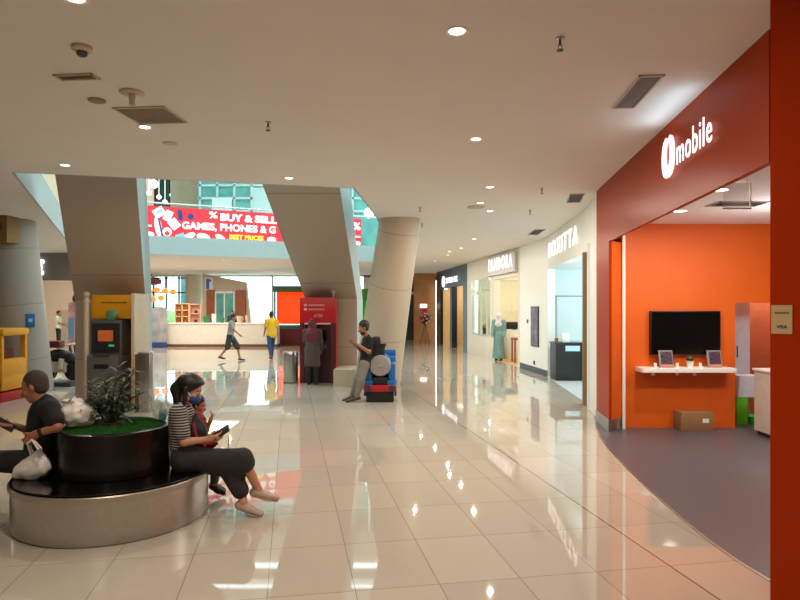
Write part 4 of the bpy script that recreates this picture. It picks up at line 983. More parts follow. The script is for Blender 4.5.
mr = thing('kiddie_ride', 'dark red and black toy motorcycle ride behind the grey column', 'kiddie ride', (-7.82, 14.2, 0))
k = MB(); k.box(-.3, .42, -.3, .35, 0, .1, .02); k.build('base', M_dark, mr)
for x in (-.25, .36):
    k = MB(); k.bar((x, -.06, .32), (x, .06, .32), .2, seg=28); k.bar((x, -.07, .32), (x, .07, .32), .09, seg=20); k.build('wheel', M_black, mr)
k = MB(); k.ball((.02, 0, .68), .2, (1.5, .7, .75)); k.ball((.28, 0, .62), .16, (1.2, .8, .8)); k.build('fairing', M_black, mr)
k = MB(); k.box(-.35, .1, -.13, .13, .86, 1.02, .05); k.build('seat', M_darkred, mr)
k = MB(); k.bar((.3, -.22, .95), (.3, .22, .95), .02); k.bar((.3, 0, .95), (.36, 0, .35), .03); k.build('handlebar', M_chrome, mr)
k = MB(); k.box(-.2, .22, -.1, .1, .3, .55, .04); k.bar((.1, -.12, .4), (.14, -.13, .62), .06); k.build('engine_block', M_offw, mr)

o = thing('display_stand', 'red and white display stand far left behind the white booth post', 'display stand', (-9.35, 18.0, 0))
k = MB(); k.box(-.22, .22, -.1, .1, 0, 1.1, .02); k.build('body', M_darkred, o)
k = MB(); k.box(-.22, .22, -.11, -.1, .7, 1.95, .004); k.build('panel', mat('pink_white_print', (206, 150, 150), .5, var=.5, scale=5), o, smooth=0)
k = MB(); k.box(-.22, -.05, -.116, -.11, .9, 1.5); k.build('blue_print', mat('print_blue', (120, 160, 190), .5), o, smooth=0)
k = MB(); k.ball((0, 0, 2.05), .16, (1, .6, 1)); k.build('topper', M_dark, o)
o = thing('wall_sign', 'lit white script sign on the grey header at far left', 'sign', (-11.85, 20.4, 3.1))
k = MB(); 
for i, (x, z, r_) in enumerate([(-.1, .16, .12), (.02, .02, .1), (.1, .2, .08), (.06, -.16, .1), (-.04, .32, .06)]): k.ball((x, -.05, z), r_, (1, .3, 1))
k.build('lettering', mat('soft_lit', (236, 246, 255), .5, emit=2.0, var=0), o)

# blue toy locomotive ride: plain smokebox door, no face
tr = thing('kiddie_ride', 'blue toy locomotive ride with red buffer beam beside the leaning column', 'kiddie ride', (-.375, 11.62, 0))
M_blue = mat('ride_blue', (24, 104, 176), .3, var=.03); M_grey = mat('ride_grey', (150, 146, 142), .4)
k = MB(); k.box(-.26, .26, .02, 1.1, 0, .22, .02); k.build('base', M_black, tr)
k = MB(); k.box(-.31, .31, -.02, .06, .2, .32, .02); k.build('buffer_beam', M_red, tr)
for x in (-.22, .22):
    k = MB(); k.bar((x, .0, .27), (x, -.09, .27), .035); k.bar((x, -.08, .27), (x, -.1, .27), .06, seg=20); k.build('buffer', M_dark, tr)
k = MB(); k.box(-.28, .28, .06, 1.1, .22, .40, .03); k.box(-.29, -.15, .12, .8, .36, .72, .05); k.box(.15, .29, .12, .8, .36, .72, .05); k.build('running_board', M_blue, tr)
k = MB(); k.box(-.14, .14, .05, .2, .3, .46, .02); k.build('smokebox_saddle', M_black, tr)
k = MB(); k.bar((0, .10, .68), (0, .85, .68), .2, seg=40); k.build('boiler', M_blue, tr)
k = MB(); k.lathe([(.2, 0), (.2, .03), (.185, .05), (.1, .066), (.001, .07)], seg=40); k.xform(Matrix.Translation((0, .10, .68)) @ Matrix.Rotation(PI/2, 4, 'X')); d_ = k.build('smokebox_door', M_grey, tr)
k = MB(); k.bar((0, .035, .68), (0, .0, .68), .018); k.bar((-.05, .005, .68), (.05, .005, .68), .009); k.build('door_handle', M_chrome, d_)
k = MB(); k.lathe([(.06, .84), (.055, 1.0), (.085, 1.06), (.085, 1.09), (.05, 1.09)], (.03, .22, 0), 28); k.build('chimney', M_black, tr)
k = MB(); k.ball((0, .5, .87), .08, (1, 1, .8)); k.build('dome', M_blue, tr)
k = MB(); k.box(-.29, .29, .8, 1.12, .36, .80, .03); k.box(-.29, .29, 1.06, 1.12, .75, .92, .02); k.build('cab', M_blue, tr)
for x in (-.29, .29):
    for y in (.3, .62, .95):
        k = MB(); k.bar((x-.02, y, .2), (x+.02, y, .2), .12, seg=28); k.build('wheel', M_blue, tr)

# ================================================================== people: smooth bodies from blended distance fields
def surface_nets(prims, vox, pad=.03):
    lo = np.min([p['lo'] for p in prims if not p.get('cut')], 0)-pad; hi = np.max([p['hi'] for p in prims if not p.get('cut')], 0)+pad
    n = np.ceil((hi-lo)/vox).astype(int)+1
    ax = [lo[i]+vox*np.arange(n[i]) for i in range(3)]
    D = np.full(n, 9.0, dtype=np.float32)
    for p in prims:
        k = p['k']; m = max(k, .004)+2.5*vox
        if p.get('cut'): sl = tuple(slice(0, n[i]) for i in range(3))
        else:
            i0 = np.maximum(0, np.floor((p['lo']-m-lo)/vox).astype(int)); i1 = np.minimum(n, np.ceil((p['hi']+m-lo)/vox).astype(int)+1)
            sl = tuple(slice(i0[i], i1[i]) for i in range(3))
        g = np.stack(np.meshgrid(*[ax[i][sl[i]] for i in range(3)], indexing='ij'), -1)
        d = p['f'](g).astype(np.float32); c = D[sl]
        if p.get('cut'): D[sl] = np.maximum(c, d)
        elif k > 0:
            h = np.clip(.5+.5*(c-d)/k, 0, 1); D[sl] = np.where(c > 8, d, c*(1-h)+d*h-k*h*(1-h))
        else: D[sl] = np.minimum(c, d)
    ins = D < 0
    cnt = np.zeros(n-1, np.float32); acc = np.zeros((*(n-1), 3), np.float32)
    def sub(A, o): return A[o[0]:A.shape[0]-1+o[0], o[1]:A.shape[1]-1+o[1], o[2]:A.shape[2]-1+o[2]]
    for a in range(3):
        b, c = (a+1) % 3, (a+2) % 3
        for i in (0, 1):
            for j in (0, 1):
                o0 = [0, 0, 0]; o0[b] = i; o0[c] = j; o1 = list(o0); o1[a] = 1
                d0, d1 = sub(D, o0), sub(D, o1); x = (d0 < 0) != (d1 < 0)
                t = np.where(x, d0/np.where(x, d0-d1, 1), 0); pos = np.zeros((*x.shape, 3), np.float32)
                pos[..., b] = i; pos[..., c] = j; pos[..., a] = t
                acc += pos*x[..., None]; cnt += x
    act = cnt > 0; idx = np.full(act.shape, -1, np.int64); idx[act] = np.arange(act.sum())
    base = np.stack(np.nonzero(act), -1); V = lo+vox*(base+acc[act]/cnt[act][:, None])
    faces = []
    for a in range(3):
        b, c = (a+1) % 3, (a+2) % 3
        s0 = [slice(1, -1)]*3; s0[a] = slice(0, -1); s1 = list(s0); s1[a] = slice(1, None)
        A0, A1 = ins[tuple(s0)], ins[tuple(s1)]
        for flip, msk in ((False, A0 & ~A1), (True, ~A0 & A1)):
            q = np.stack(np.nonzero(msk), -1)
            if not len(q): continue
            q[:, b] += 1; q[:, c] += 1
            def at_(db, dc): r = q.copy(); r[:, b] -= db; r[:, c] -= dc; return idx[r[:, 0], r[:, 1], r[:, 2]]
            f = np.stack([at_(1, 1), at_(0, 1), at_(0, 0), at_(1, 0)], -1)
            faces.append(f[:, ::-1] if flip else f)
    return V, np.concatenate(faces)
def cap(a, b, ra, rb=None, k=.02, n=None, s=1.0):
    a = np.array(a, float); b = np.array(b, float); rb = ra if rb is None else rb; n_ = None if n is None else np.array(n, float)/np.linalg.norm(n)
    ab = b-a; L2 = max(ab @ ab, 1e-9); R_ = max(ra, rb)*(1 if s <= 1 else s)
    def f(g):
        p = g-a; t = np.clip((p @ ab)/L2, 0, 1); v = p-t[..., None]*ab
        if n_ is not None: v = v+(v @ n_)[..., None]*n_*(1/s-1)
        return np.sqrt((v*v).sum(-1))-(ra+(rb-ra)*t)
    return dict(f=f, k=k, lo=np.minimum(a, b)-R_, hi=np.maximum(a, b)+R_)
def ell(c, r, axes=None, k=.02):
    c = np.array(c, float); r = np.array(r, float); A_ = np.eye(3) if axes is None else np.array([np.array(x, float)/np.linalg.norm(x) for x in axes])
    def f(g):
        q = (g-c) @ A_.T/r; l = np.sqrt((q*q).sum(-1)); return (l-1)*r.min()*.5+(l-1)*r.mean()*.5
    return dict(f=f, k=k, lo=c-r.max(), hi=c+r.max())
def cutp(pt, nrm):
    pt = np.array(pt, float); nrm = np.array(nrm, float); nrm = nrm/np.linalg.norm(nrm)
    return dict(f=lambda g: (g-pt) @ nrm, k=0, cut=True, lo=pt, hi=pt)
def sdf_obj(name, prims, vox, mats, root, regions=()):
    V, Fc = surface_nets(prims, vox); o0 = np.array(root.location) if root else np.zeros(3)
    me = bpy.data.meshes.new(name); me.from_pydata((V-o0).tolist(), [], Fc.tolist()); me.update()
    for m in (mats if isinstance(mats, (list, tuple)) else [mats]): me.materials.append(m)
    me.polygons.foreach_set('use_smooth', [True]*len(me.polygons))
    if regions:
        cen = V[Fc].mean(1); mi = np.zeros(len(Fc), int)
        for c, r, i in regions:
            rr = np.array(r, float)
            mi[(((cen-np.array(c))/rr)**2).sum(1) < 1] = i
        me.polygons.foreach_set('material_index', mi.tolist())
    o = bpy.data.objects.new(name, me); COL.objects.link(o); o.parent = root
    sm = o.modifiers.new('smooth', 'SMOOTH'); sm.factor = .5; sm.iterations = 2
    return o
def nv(v): v = np.array(v, float); return v/np.linalg.norm(v)

M_eyew = mat('eye_white', (220, 214, 206), .3, var=0); M_eyed = mat('eye_dark', (24, 18, 16), .2, var=0)
M_hair = mat('black_hair', (18, 15, 14), .45, var=.3, scale=60, bump=.3)
M_lip = mat('lip', (140, 78, 66), .5, var=0)
def skin(name, rgb): return mat(name, rgb, .5, var=.03, scale=20)

def hand_prims(wr, d, pn, ts, curl, s=1.0, thumb_in=.4):
    """wrist, hand direction, palm normal, thumb side; fingers bend towards the palm normal"""
    wr, d, pn, ts = np.array(wr, float), nv(d), nv(pn), nv(ts); o = []
    o.append(cap(wr, wr+d*.03*s, .026*s, .03*s, .02, pn, .75)); o.append(cap(wr+d*.03*s, wr+d*.08*s, .036*s, .040*s, .015, pn, .40))
    for off, L, r in ((.030, .068, .0088), (.010, .078, .0092), (-.010, .072, .0088), (-.029, .056, .0078)):
        b = wr+d*(.088-.06*abs(off-.005))*s+ts*off*s; c1 = curl*.8; d1 = d*math.cos(c1)+pn*math.sin(c1); d2 = d*math.cos(c1+curl)+pn*math.sin(c1+curl); d3 = d*math.cos(c1+1.6*curl)+pn*math.sin(c1+1.6*curl)
        p1 = b+d1*L*.45*s; p2 = p1+d2*L*.32*s; p3 = p2+d3*L*.26*s
        o += [cap(b-d*.02*s, p1, r*1.1*s, r*s, .004), cap(p1, p2, r*s, r*.92*s, .003), cap(p2, p3, r*.92*s, r*.8*s, .003)]
    t0 = wr+d*.028*s+ts*.026*s; td = nv(d*.62+ts*.7+pn*thumb_in); t1 = t0+td*.038*s; td2 = nv(d*.85+ts*.25+pn*(thumb_in+.25)); t2 = t1+td2*.034*s
    o += [cap(t0, t1, .0125*s, .0105*s, .010), cap(t1, t2, .0105*s, .0085*s, .004)]
    return o
def head_prims(c, f, up, s=1.0, female=False):
    c, f = np.array(c, float), nv(f); l = nv(np.cross(up, f)); u = np.cross(f, l); o = []
    o.append(ell(c+u*.02*s-f*.008*s, (.096*s, .076*s, .098*s), (f, l, u), .02)); o.append(ell(c+f*.030*s-u*.055*s, (.058*s, .058*s, .062*s), (f, l, u), .03))
    o.append(ell(c+f*.062*s-u*.095*s, (.024*s, .026*s, .02*s), (f, l, u), .03))
    o.append(cap(c+f*.086*s+u*.008*s, c+f*.112*s-u*.030*s, .009*s, .0135*s, .012)); o.append(ell(c+f*.098*s-u*.034*s, (.014*s, .019*s, .010*s), (f, l, u), .008))
    o.append(ell(c+f*.086*s-u*.064*s, (.012*s, .025*s, .012*s), (f, l, u), .008))
    o.append(ell(c+f*.082*s+u*.026*s, (.012*s, .05*s, .010*s), (f, l, u), .015))
    for sg_ in (-1, 1):
        o.append(ell(c+l*sg_*.078*s-f*.008*s-u*.012*s, (.019*s, .010*s, .031*s), (f, l, u), .006))
        o.append(ell(c+f*.079*s+l*sg_*.031*s+u*.006*s, (.011*s, .014*s, .011*s), (f, l, u), .004))
        o.append(ell(c+f*.066*s+l*sg_*.045*s-u*.03*s, (.022*s, .022*s, .022*s), (f, l, u), .02))
    reg = []
    for sg_ in (-1, 1):
        e = c+f*.088*s+l*sg_*.031*s+u*.006*s; reg += [(e, (.015*s,)*3, 1), (e+f*.004, (.0085*s,)*3, 2)]
        b = c+f*.088*s+l*sg_*.034*s+u*.029*s; reg.append((b, (.02*s, .02*s, .006*s), 3)); reg.append((b+l*sg_*.01*s, (.018*s, .018*s, .006*s), 3))
    m_ = c+f*.095*s-u*.064*s; reg.append((m_, (.024*s, .024*s, .009*s), 4))
    return o, reg, (f, l, u)

def person(name, label, J, skin_m, face, up=(0, 0, 1), vox=.008, sc=1.0, build=1.0, female=False, hands=None, foot_skin=False, loc=None, bare=True):
    root = thing('person', label, 'person', loc if loc is not None else (J['pel'][0], J['pel'][1], 0))
    lat = nv(np.array(J['shL'])-np.array(J['shR'])); spine = nv(np.array(J['che'])-np.array(J['pel'])); fr = nv(np.cross(lat, spine)); J['fr'] = fr; J['lat'] = lat; J['sp'] = spine
    s = sc; b = build; pr = []
    pr.append(cap(J['pel'], J['che'], .135*s*b, .145*s*b, .04, fr, .68)); pr.append(cap(J['shL'], J['shR'], .056*s, .056*s, .05)); pr.append(cap(J['hpL'], J['hpR'], .088*s*b, .088*s*b, .05))
    pr.append(cap(np.array(J['nck'])-spine*.03, np.array(J['hed'])-np.array(up)*.04*s, .056*s, .05*s, .03))
    hp, reg, hax = head_prims(J['hed'], face, np.array(up, float), s, female); pr += hp
    for q in 'LR':
        pr.append(cap(J['sh'+q], J['el'+q], .05*s*b**.5, .037*s, .03)); pr.append(cap(J['el'+q], J['wr'+q], .039*s, .026*s, .02))
        if hands and q in hands: pr += hand_prims(J['wr'+q], *hands[q], s=s)
        pr.append(cap(J['hp'+q], J['kn'+q], .083*s*b, .053*s, .03)); pr.append(cap(J['kn'+q], J['an'+q], .054*s, .036*s, .02))
        an, to = np.array(J['an'+q], float), np.array(J['to'+q], float); hl = an+(an-to)*.22+np.array((0, 0, -.02)); hl[2] = min(hl[2], an[2]-.03*s)
        J['he'+q] = hl; pr += [cap(an, hl, .036*s, .03*s, .02), cap(hl, to, .033*s, .024*s, .02)]
    sdf_obj('body', pr, vox, [skin_m, M_eyew, M_eyed, M_hair, M_lip], root, reg)
    J['root'] = root; J['hax'] = hax; J['s'] = s; J['b'] = b; J['vox'] = vox
    return root
def top_cloth(J, name, m, sleeve=.55, hem=.0, inf=.012, coarse=None, extra=(), cuts=()):
    s, b, fr = J['s'], J['b'], J['fr']; pr = []; sp = J['sp']; pel = np.array(J['pel'], float)-sp*hem
    pr.append(cap(pel, J['che'], .135*s*b+inf*1.6, .145*s*b+inf, .04, fr, .74)); pr.append(cap(J['shL'], J['shR'], .056*s+inf, .056*s+inf, .05))
    pr.append(cap(J['hpL'], J['hpR'], .088*s*b+inf*1.3, .088*s*b+inf*1.3, .05)) if hem >= 0 else None
    pr.append(cap(np.array(J['nck'])-sp*.06*s, np.array(J['nck'])+sp*.005, .07*s, .062*s, .03))
    for q in 'LR':
        a = np.array(J['sh'+q], float); e = np.array(J['el'+q], float); w_ = np.array(J['wr'+q], float)
        if sleeve <= 1: pr.append(cap(a, a+(e-a)*sleeve, .052*s*b**.5+inf*1.3, .046*s+inf*1.6, .03))
        else: pr += [cap(a, e, .052*s+inf*1.2, .042*s+inf*1.2, .03), cap(e, e+(w_-e)*(sleeve-1), .043*s+inf, .032*s+inf, .02)]
    pr += list(extra); pr += [cutp(pel-sp*.11*s, -sp)]+list(cuts)
    return sdf_obj(name, pr, coarse or J['vox'], m, J['root'])
def leg_cloth(J, name, m, to=.95, inf=.012, wide=0.0, extra=(), hemr=None, cuts=()):
    s, b, fr = J['s'], J['b'], J['fr']; sp = J['sp']; pr = [cap(J['hpL'], J['hpR'], .088*s*b+inf, .088*s*b+inf, .05), cap(J['pel'], np.array(J['pel'])+sp*.05, .135*s*b+inf*.6, .135*s*b+inf*.6, .04, fr, .7)]
    for q in 'LR':
        h_, k_, a_ = (np.array(J[x+q], float) for x in ('hp', 'kn', 'an'))
        if to <= .5: pr.append(cap(h_, h_+(k_-h_)*to*2, .083*s*b+inf, .062*s+inf+wide, .03))
        else:
            pr.append(cap(h_, k_, .083*s*b+inf, .055*s+inf+wide*.6, .03)); t = (to-.5)*2; pr.append(cap(k_, k_+(a_-k_)*t, .056*s+inf+wide*.6, (hemr or (.056-(.056-.036)*t))*s+inf+wide, .02))
    pr += list(extra)+list(cuts)
    return sdf_obj(name, pr, J['vox'], m, J['root'])
def shoes(J, m, sole=None, inf=.006):
    s = J['s']
    for q in 'LR':
        an, to, he = (np.array(J[x+q], float) for x in ('an', 'to', 'he')); d = nv(to-he); dn = nv(np.array((0, 0, -1))-d*(-d[2])); z = he+dn*.045*s
        pr = [cap(he, he+(an-he)*.35, .034*s+inf, .035*s+inf, .02), cap(he, he+(to-he)*.55, .034*s+inf, .041*s+inf, .02, dn, .85), cap(he+(to-he)*.5, to+d*.02, .041*s+inf, .028*s+inf, .02, dn, .75), cutp(he+dn*(.034*s+.004), dn)]
        o = sdf_obj('shoe', pr, J['vox'], m, J['root'])
        if sole:
            l = np.cross(d, dn)
            sdf_obj('sole', [cap(he, to+d*.02, .034*s+inf+.005, .032*s+inf+.005, .01), cap(he+(to-he)*.6, he+(to-he)*.7, .04*s+inf+.005, k=.02), cutp(he+dn*(.034*s+.016), dn), cutp(he+dn*(.034*s-.008), -dn)], J['vox'], sole, J['root'])
def short_hair(J, m, back=.0, face_z=.045, thick=.012, name='hair', low=-.02):
    f, l, u = J['hax']; c = np.array(J['hed'], float); s = J['s']
    h = .018+thick*.6
    pr = [ell(c+u*(.02+h)*s-f*(.008+h*.9)*s, ((.096+thick*.55)*s, (.076+thick*.5)*s, (.098+thick*.25)*s), (f, l, u), .01), ell(c-f*.045*s-u*.015*s, (.062*s, (.0765+thick*.2)*s, .066*s), (f, l, u), .02),
          cap(c+l*.074*s+f*.012*s+u*.03*s, c+l*.078*s+f*.008*s-u*.005*s, .010*s, .005*s, .015), cap(c-l*.074*s+f*.012*s+u*.03*s, c-l*.078*s+f*.008*s-u*.005*s, .010*s, .005*s, .015)]
    return sdf_obj(name, pr, max(.005, J['vox']*.8), m, J['root'])

# ---------------------------------------------------------------- woman on the bench, right end
sk1 = skin('skin_light', (196, 142, 112))
J = dict(pel=P(184, 458, 5.34), che=P(181, 420, 5.34), nck=P(184, 405, 5.335), hed=P(191, 388.5, 5.335),
         shL=P(186, 412.5, 5.50), shR=P(178, 412.5, 5.18), elR=P(184, 442, 5.14), wrR=P(207, 439.5, 5.19), elL=P(196, 442, 5.50), wrL=P(213, 436, 5.33),
         hpL=P(187, 460, 5.42), hpR=P(186, 460, 5.25), knL=P(238, 463, 5.36), knR=P(243, 457.5, 5.25), anL=P(243, 502, 5.26), anR=P(258, 489, 5.34), toL=P(258, 512.5, 5.22), toR=P(274, 497, 5.36))
hd = {'R': ((.9, .12, .12), (.1, .75, .65), (-.1, -.55, .8), .55), 'L': ((.75, -.4, .2), (.3, -.3, .85), (.3, .9, -.1), .7)}
person('person', 'seated woman in striped top and blue face mask looking at phone on bench', J, sk1, (.86, .0, -.50), up=(.50, 0, .86), vox=.0065, sc=.93, build=.95, female=True, hands=hd, loc=(J['toL'].x, J['toL'].y, 0))
w_root = J['root']
top_cloth(J, 'striped_top', stripe_mat('stripes', (46, 44, 46), (176, 168, 164), .022, .38), sleeve=.72, hem=.04, inf=.014)
kn_, an_ = np.array(J['knR']), np.array(J['anR'])
ext = [cap(J['hpL'], J['hpR'], .125, .125, .05), cap(np.array(J['hpR'])+[.1, 0, 0], np.array(P(240, 465, 5.24)), .10, .075, .04), cap(np.array(J['hpL'])+[.1, 0, 0], np.array(P(236, 470, 5.36)), .10, .08, .04),
       cap(np.array(P(228, 468, 5.28)), np.array(P(240, 490, 5.27)), .085, .075, .05, (0, 1, 0), .9)]
leg_cloth(J, 'culottes', mat('charcoal_culottes', (44, 40, 42), .85, var=.25, scale=18, bump=.3), to=.58, inf=.02, wide=.012, extra=ext)
shoes(J, mat('beige_shoe', (188, 158, 146), .6), mat('pale_sole', (206, 190, 178), .6))
f, l, u = J['hax']; c = np.array(J['hed']); s = J['s']
pr = [ell(c+u*.026-f*.022, (.106, .089, .104), (f, l, u), .012), ell(c+f*.03+u*.075, (.05, .07, .035), (f, l, u), .03), cutp(c+f*.058+u*.045, f*.85-u*.5)]
sdf_obj('hair', pr, .006, M_hair, w_root)
pr = [cap(c-f*.085+u*.03, c-f*.105-u*.06, .055, .05, .03), cap(c-f*.105-u*.06, np.array(P(178.5, 407, 5.31)), .05, .036, .03), cap(np.array(P(178.5, 407, 5.31)), np.array(P(174, 411, 5.29)), .036, .016, .02),
      cap(c+l*-.075-f*.02, np.array(P(184, 404, 5.24)), .026, .018, .02)]
sdf_obj('ponytail', pr, .007, M_hair, w_root)
pr = [ell(c+f*.058-u*.058, (.066, .066, .052), (f, l, u), .01), cutp(c+f*.045-u*.04, -f)]
sdf_obj('face_mask', pr, .005, mat('blue_mask', (44, 74, 136), .8, var=.1, scale=50), w_root)
sdf_obj('mask_strap', [cap(c+f*.05-u*.04-l*.07, c-f*.008-u*.005-l*.088, .004, k=.0), cap(c+f*.05-u*.075-l*.06, c-f*.008-u*.03-l*.086, .004, k=0)], .003, M_white, w_root)
# her phone and bag
hw_ = Vector(J['wrR']); ph = P(221, 432.5, 5.215)
o = thing('phone', 'dark phone in the hand of the striped top woman', 'phone', ph)
k = MB(); k.box(-.04, .04, -.005, .005, -.08, .08, .004); k.xform(Matrix.Rotation(math.radians(58), 4, 'Y') @ Matrix.Rotation(math.radians(-50), 4, 'Z')); k.build('housing', M_black, o)
k = MB(); k.box(-.036, .036, .0045, .0062, -.073, .073); k.xform(Matrix.Rotation(math.radians(58), 4, 'Y') @ Matrix.Rotation(math.radians(-50), 4, 'Z')); k.build('screen', mat('phone_screen', (40, 44, 52), .1, emit=.2), o, smooth=0)
k = MB(); k.tube([(.06, 0, -.03), (.065, .0, -.08), (.06, .0, -.13)], .003, seg=6); k.build('strap', M_black, o)
ob = P(203, 441, 5.36)
o = thing('handbag', 'dark bag with red trim on the lap of the seated woman', 'bag', ob-Vector((0, 0, .05)))
k = MB(); bag_mesh(k, (-.06, -.02, .12), .10, .075, .15, amp=.12, seed=21); k.build('bag_body', mat('navy_bag', (26, 26, 36), .7, var=.2), o, smooth=180)
k = MB(); bag_mesh(k, (.01, -.0, .03), .12, .07, .05, amp=.1, seed=22); k.build('trim', mat('red_cloth', (150, 24, 30), .7), o, smooth=180)
k = MB(); k.tube([(-.06, -.08, .22), (-.02, -.1, .1), (.05, -.09, .02)], .012, seg=8); k.build('strap', mat('red_cloth', (150, 24, 30), .7), o)

# ---------------------------------------------------------------- child beyond her
sk2 = skin('skin_tan', (168, 112, 84))
J = dict(pel=P(196, 452, 5.70), che=P(197, 424, 5.70), nck=P(197, 415, 5.70), hed=P(198.5, 405, 5.70),
         shL=P(196, 418, 5.80), shR=P(198, 418, 5.60), elR=P(206, 430, 5.58), wrR=P(210, 422, 5.56), elL=P(200, 432, 5.82), wrL=P(210, 436, 5.74),
         hpL=P(197, 453, 5.76), hpR=P(198, 453, 5.64), knL=P(216, 456, 5.80), knR=P(218, 456, 5.64), anL=P(214, 483, 5.80), anR=P(214, 484, 5.62), toL=P(222, 489, 5.80), toR=P(222, 491, 5.60))
hd = {'R': ((.35, -.05, .9), (-.75, .0, .4), (.2, -.9, 0), .5), 'L': ((.8, -.3, .3), (0, -.3, .9), (0, 1, 0), .6)}
person('person', 'child in red and black top seated behind the striped top woman', J, sk2, (.92, .05, -.35), up=(.35, 0, .93), vox=.0065, sc=.66, hands=hd)
top_cloth(J, 'red_top', [mat('red_cloth', (150, 24, 30), .7)], sleeve=.6, hem=.01, inf=.01)
leg_cloth(J, 'trousers', M_dark, to=.95, inf=.012)
shoes(J, M_black, M_dark)
short_hair(J, M_hair, face_z=.05)
f, l, u = J['hax']
pr = [cap(J['che']+Vector((.02, -.09, .02)), J['pel']+Vector((.05, -.12, .05)), .05, .06, .03), cap(np.array(J['shR'])+[0.03, 0, -.02], np.array(J['elR'])-[.02, 0, 0], .042, .04, .02)]
sdf_obj('vest', pr, .008, mat('black_vest', (20, 20, 22), .8), J['root'])

# ---------------------------------------------------------------- man at the left end of the bench
sk3 = skin('skin_brown', (158, 104, 76))
J = dict(pel=P(40, 457, 5.22), che=P(45, 417, 5.22), nck=P(45, 402, 5.21), hed=P(34.5, 387, 5.19),
         shL=P(49, 409, 5.0), shR=P(43, 409, 5.40), elL=P(57, 427, 4.90), wrL=P(36, 434, 4.86), elR=P(34, 432, 5.47), wrR=P(13, 425, 5.22),
         hpL=P(37, 462, 5.12), hpR=P(36, 462, 5.32), knL=P(-16, 462, 5.05), knR=P(-10, 459, 5.34), anL=P(-10, 509, 5.06), anR=P(-18, 500, 5.34), toL=P(-28, 518, 5.02), toR=P(-36, 508, 5.30))
hd = {'L': ((-.75, .0, -.65), (-.3, .85, .2), (-.5, -.3, .6), .75), 'R': ((-.85, -.15, .12), (.1, -.2, .9), (-.1, .9, 0), .6)}
person('person', 'man in black t-shirt with cropped hair seated at left end of bench', J, sk3, (-.90, -.12, -.36), up=(-.34, 0, .94), vox=.0068, sc=1.0, build=1.12, hands=hd, loc=(J['pel'].x, J['pel'].y, 0))
m_root = J['root']
top_cloth(J, 't_shirt', mat('black_cotton', (13, 12, 12), .9, var=.2, scale=14, bump=.25), sleeve=.72, hem=.03, inf=.015)
leg_cloth(J, 'trousers', mat('black_trousers', (24, 22, 22), .85, var=.2), to=.97, inf=.016)
shoes(J, mat('dark_shoe', (34, 26, 22), .5), M_black)
short_hair(J, mat('cropped_hair', (62, 48, 40), .8, var=.3, scale=70), face_z=.06, thick=.004, low=-.01)
d_ = nv(np.array(J['wrL'])-np.array(J['elL'])); w0 = np.array(J['wrL'])-d_*.035
sdf_obj('wristwatch', [cap(w0-d_*.011, w0+d_*.011, .0335, k=0), cap(w0+np.array((-.0, -.026, .02))-d_*.008, w0+np.array((0, -.026, .02))+d_*.008, .014, k=.004), cutp(w0-d_*.013, -d_), cutp(w0+d_*.013, d_)], .004, M_black, m_root)
ph = P(5.5, 424.5, 5.2)
o = thing('phone', 'dark phone held by the man in black t-shirt', 'phone', ph)
Mx = Matrix.Rotation(math.radians(-62), 4, 'Y') @ Matrix.Rotation(math.radians(90), 4, 'Z')
k = MB(); k.box(-.037, .037, -.005, .005, -.078, .078, .004); k.xform(Mx @ Matrix.Rotation(PI/2, 4, 'Z')); k.build('housing', M_black, o)
k = MB(); k.box(-.034, .034, .0045, .006, -.072, .072); k.xform(Mx @ Matrix.Rotation(PI/2, 4, 'Z')); k.build('screen', mat('phone_screen', (40, 44, 52), .1, emit=.2), o, smooth=0)
bb_ = P(30, 476, 4.95); bb_.z = .393
o = thing('plastic_bag', 'white plastic bag hanging from the hand of the seated man', 'plastic bag', bb_)
k = MB(); bag_mesh(k, (-.01, .0, .11), .155, .075, .12, amp=.14, seed=31, flat=.08)
for v in k.bm.verts:
    t = max(0, min(1, v.co.z/.22)); v.co.x = v.co.x*(1.22-.75*t)+.075*t; v.co.y *= 1.1-.4*t
k.build('bag_body', M_plastic, o, smooth=180)
hx, hz_ = P(28, 441, 4.85), None; hl = hx-bb_
k = MB()
for dy in (-.018, .02):
    k.tube([(.02, dy, .19), (hl.x+.00, hl.y+dy*.5, hl.z-.02), (hl.x+.035, hl.y+dy*.4, hl.z+.012), (hl.x+.09, hl.y+dy, hl.z-.06), (.085, dy, .16)], .0075, seg=10)
k.build('handle', M_plastic, o)

# ---------------------------------------------------------------- man leaning on the locomotive
J = dict(pel=P(365.5, 362, 11.78), che=P(368, 344.5, 11.80), nck=P(367, 337, 11.80), hed=P(363.5, 328, 11.77),
         shL=P(369, 340.5, 11.60), shR=P(366, 340.5, 12.0), elL=P(369, 352, 11.50), wrL=P(358, 345, 11.48), elR=P(362, 352, 12.0), wrR=P(355, 344, 11.72),
         hpL=P(365, 364, 11.68), hpR=P(364.5, 364, 11.86), knL=P(361, 380, 11.60), knR=P(357.5, 380, 11.80), anL=P(356.5, 396.5, 11.62), anR=P(352, 396, 11.85), toL=P(348, 401, 11.60), toR=P(344.5, 400, 11.82))
hd = {'L': ((-.8, .3, .4), (.2, .7, .6), (0, .3, .9), .7), 'R': ((-.8, -.3, .35), (.2, -.6, .7), (0, .5, .8), .7)}
person('person', 'young man in black t-shirt and grey trousers leaning on the blue locomotive', J, sk3, (-.90, -.22, -.36), up=(-.3, 0, .95), vox=.011, sc=1.0, hands=hd)
top_cloth(J, 't_shirt', MATS['black_cotton'], sleeve=.6, hem=.05, inf=.014)
leg_cloth(J, 'trousers', mat('grey_trousers', (128, 120, 112), .85, var=.1), to=.96, inf=.016)
shoes(J, mat('brown_shoe', (70, 54, 44), .6), mat('pale_sole', (206, 190, 178), .6))
short_hair(J, M_hair, face_z=.05, thick=.018)
f, l, u = J['hax']; c = np.array(J['hed'])
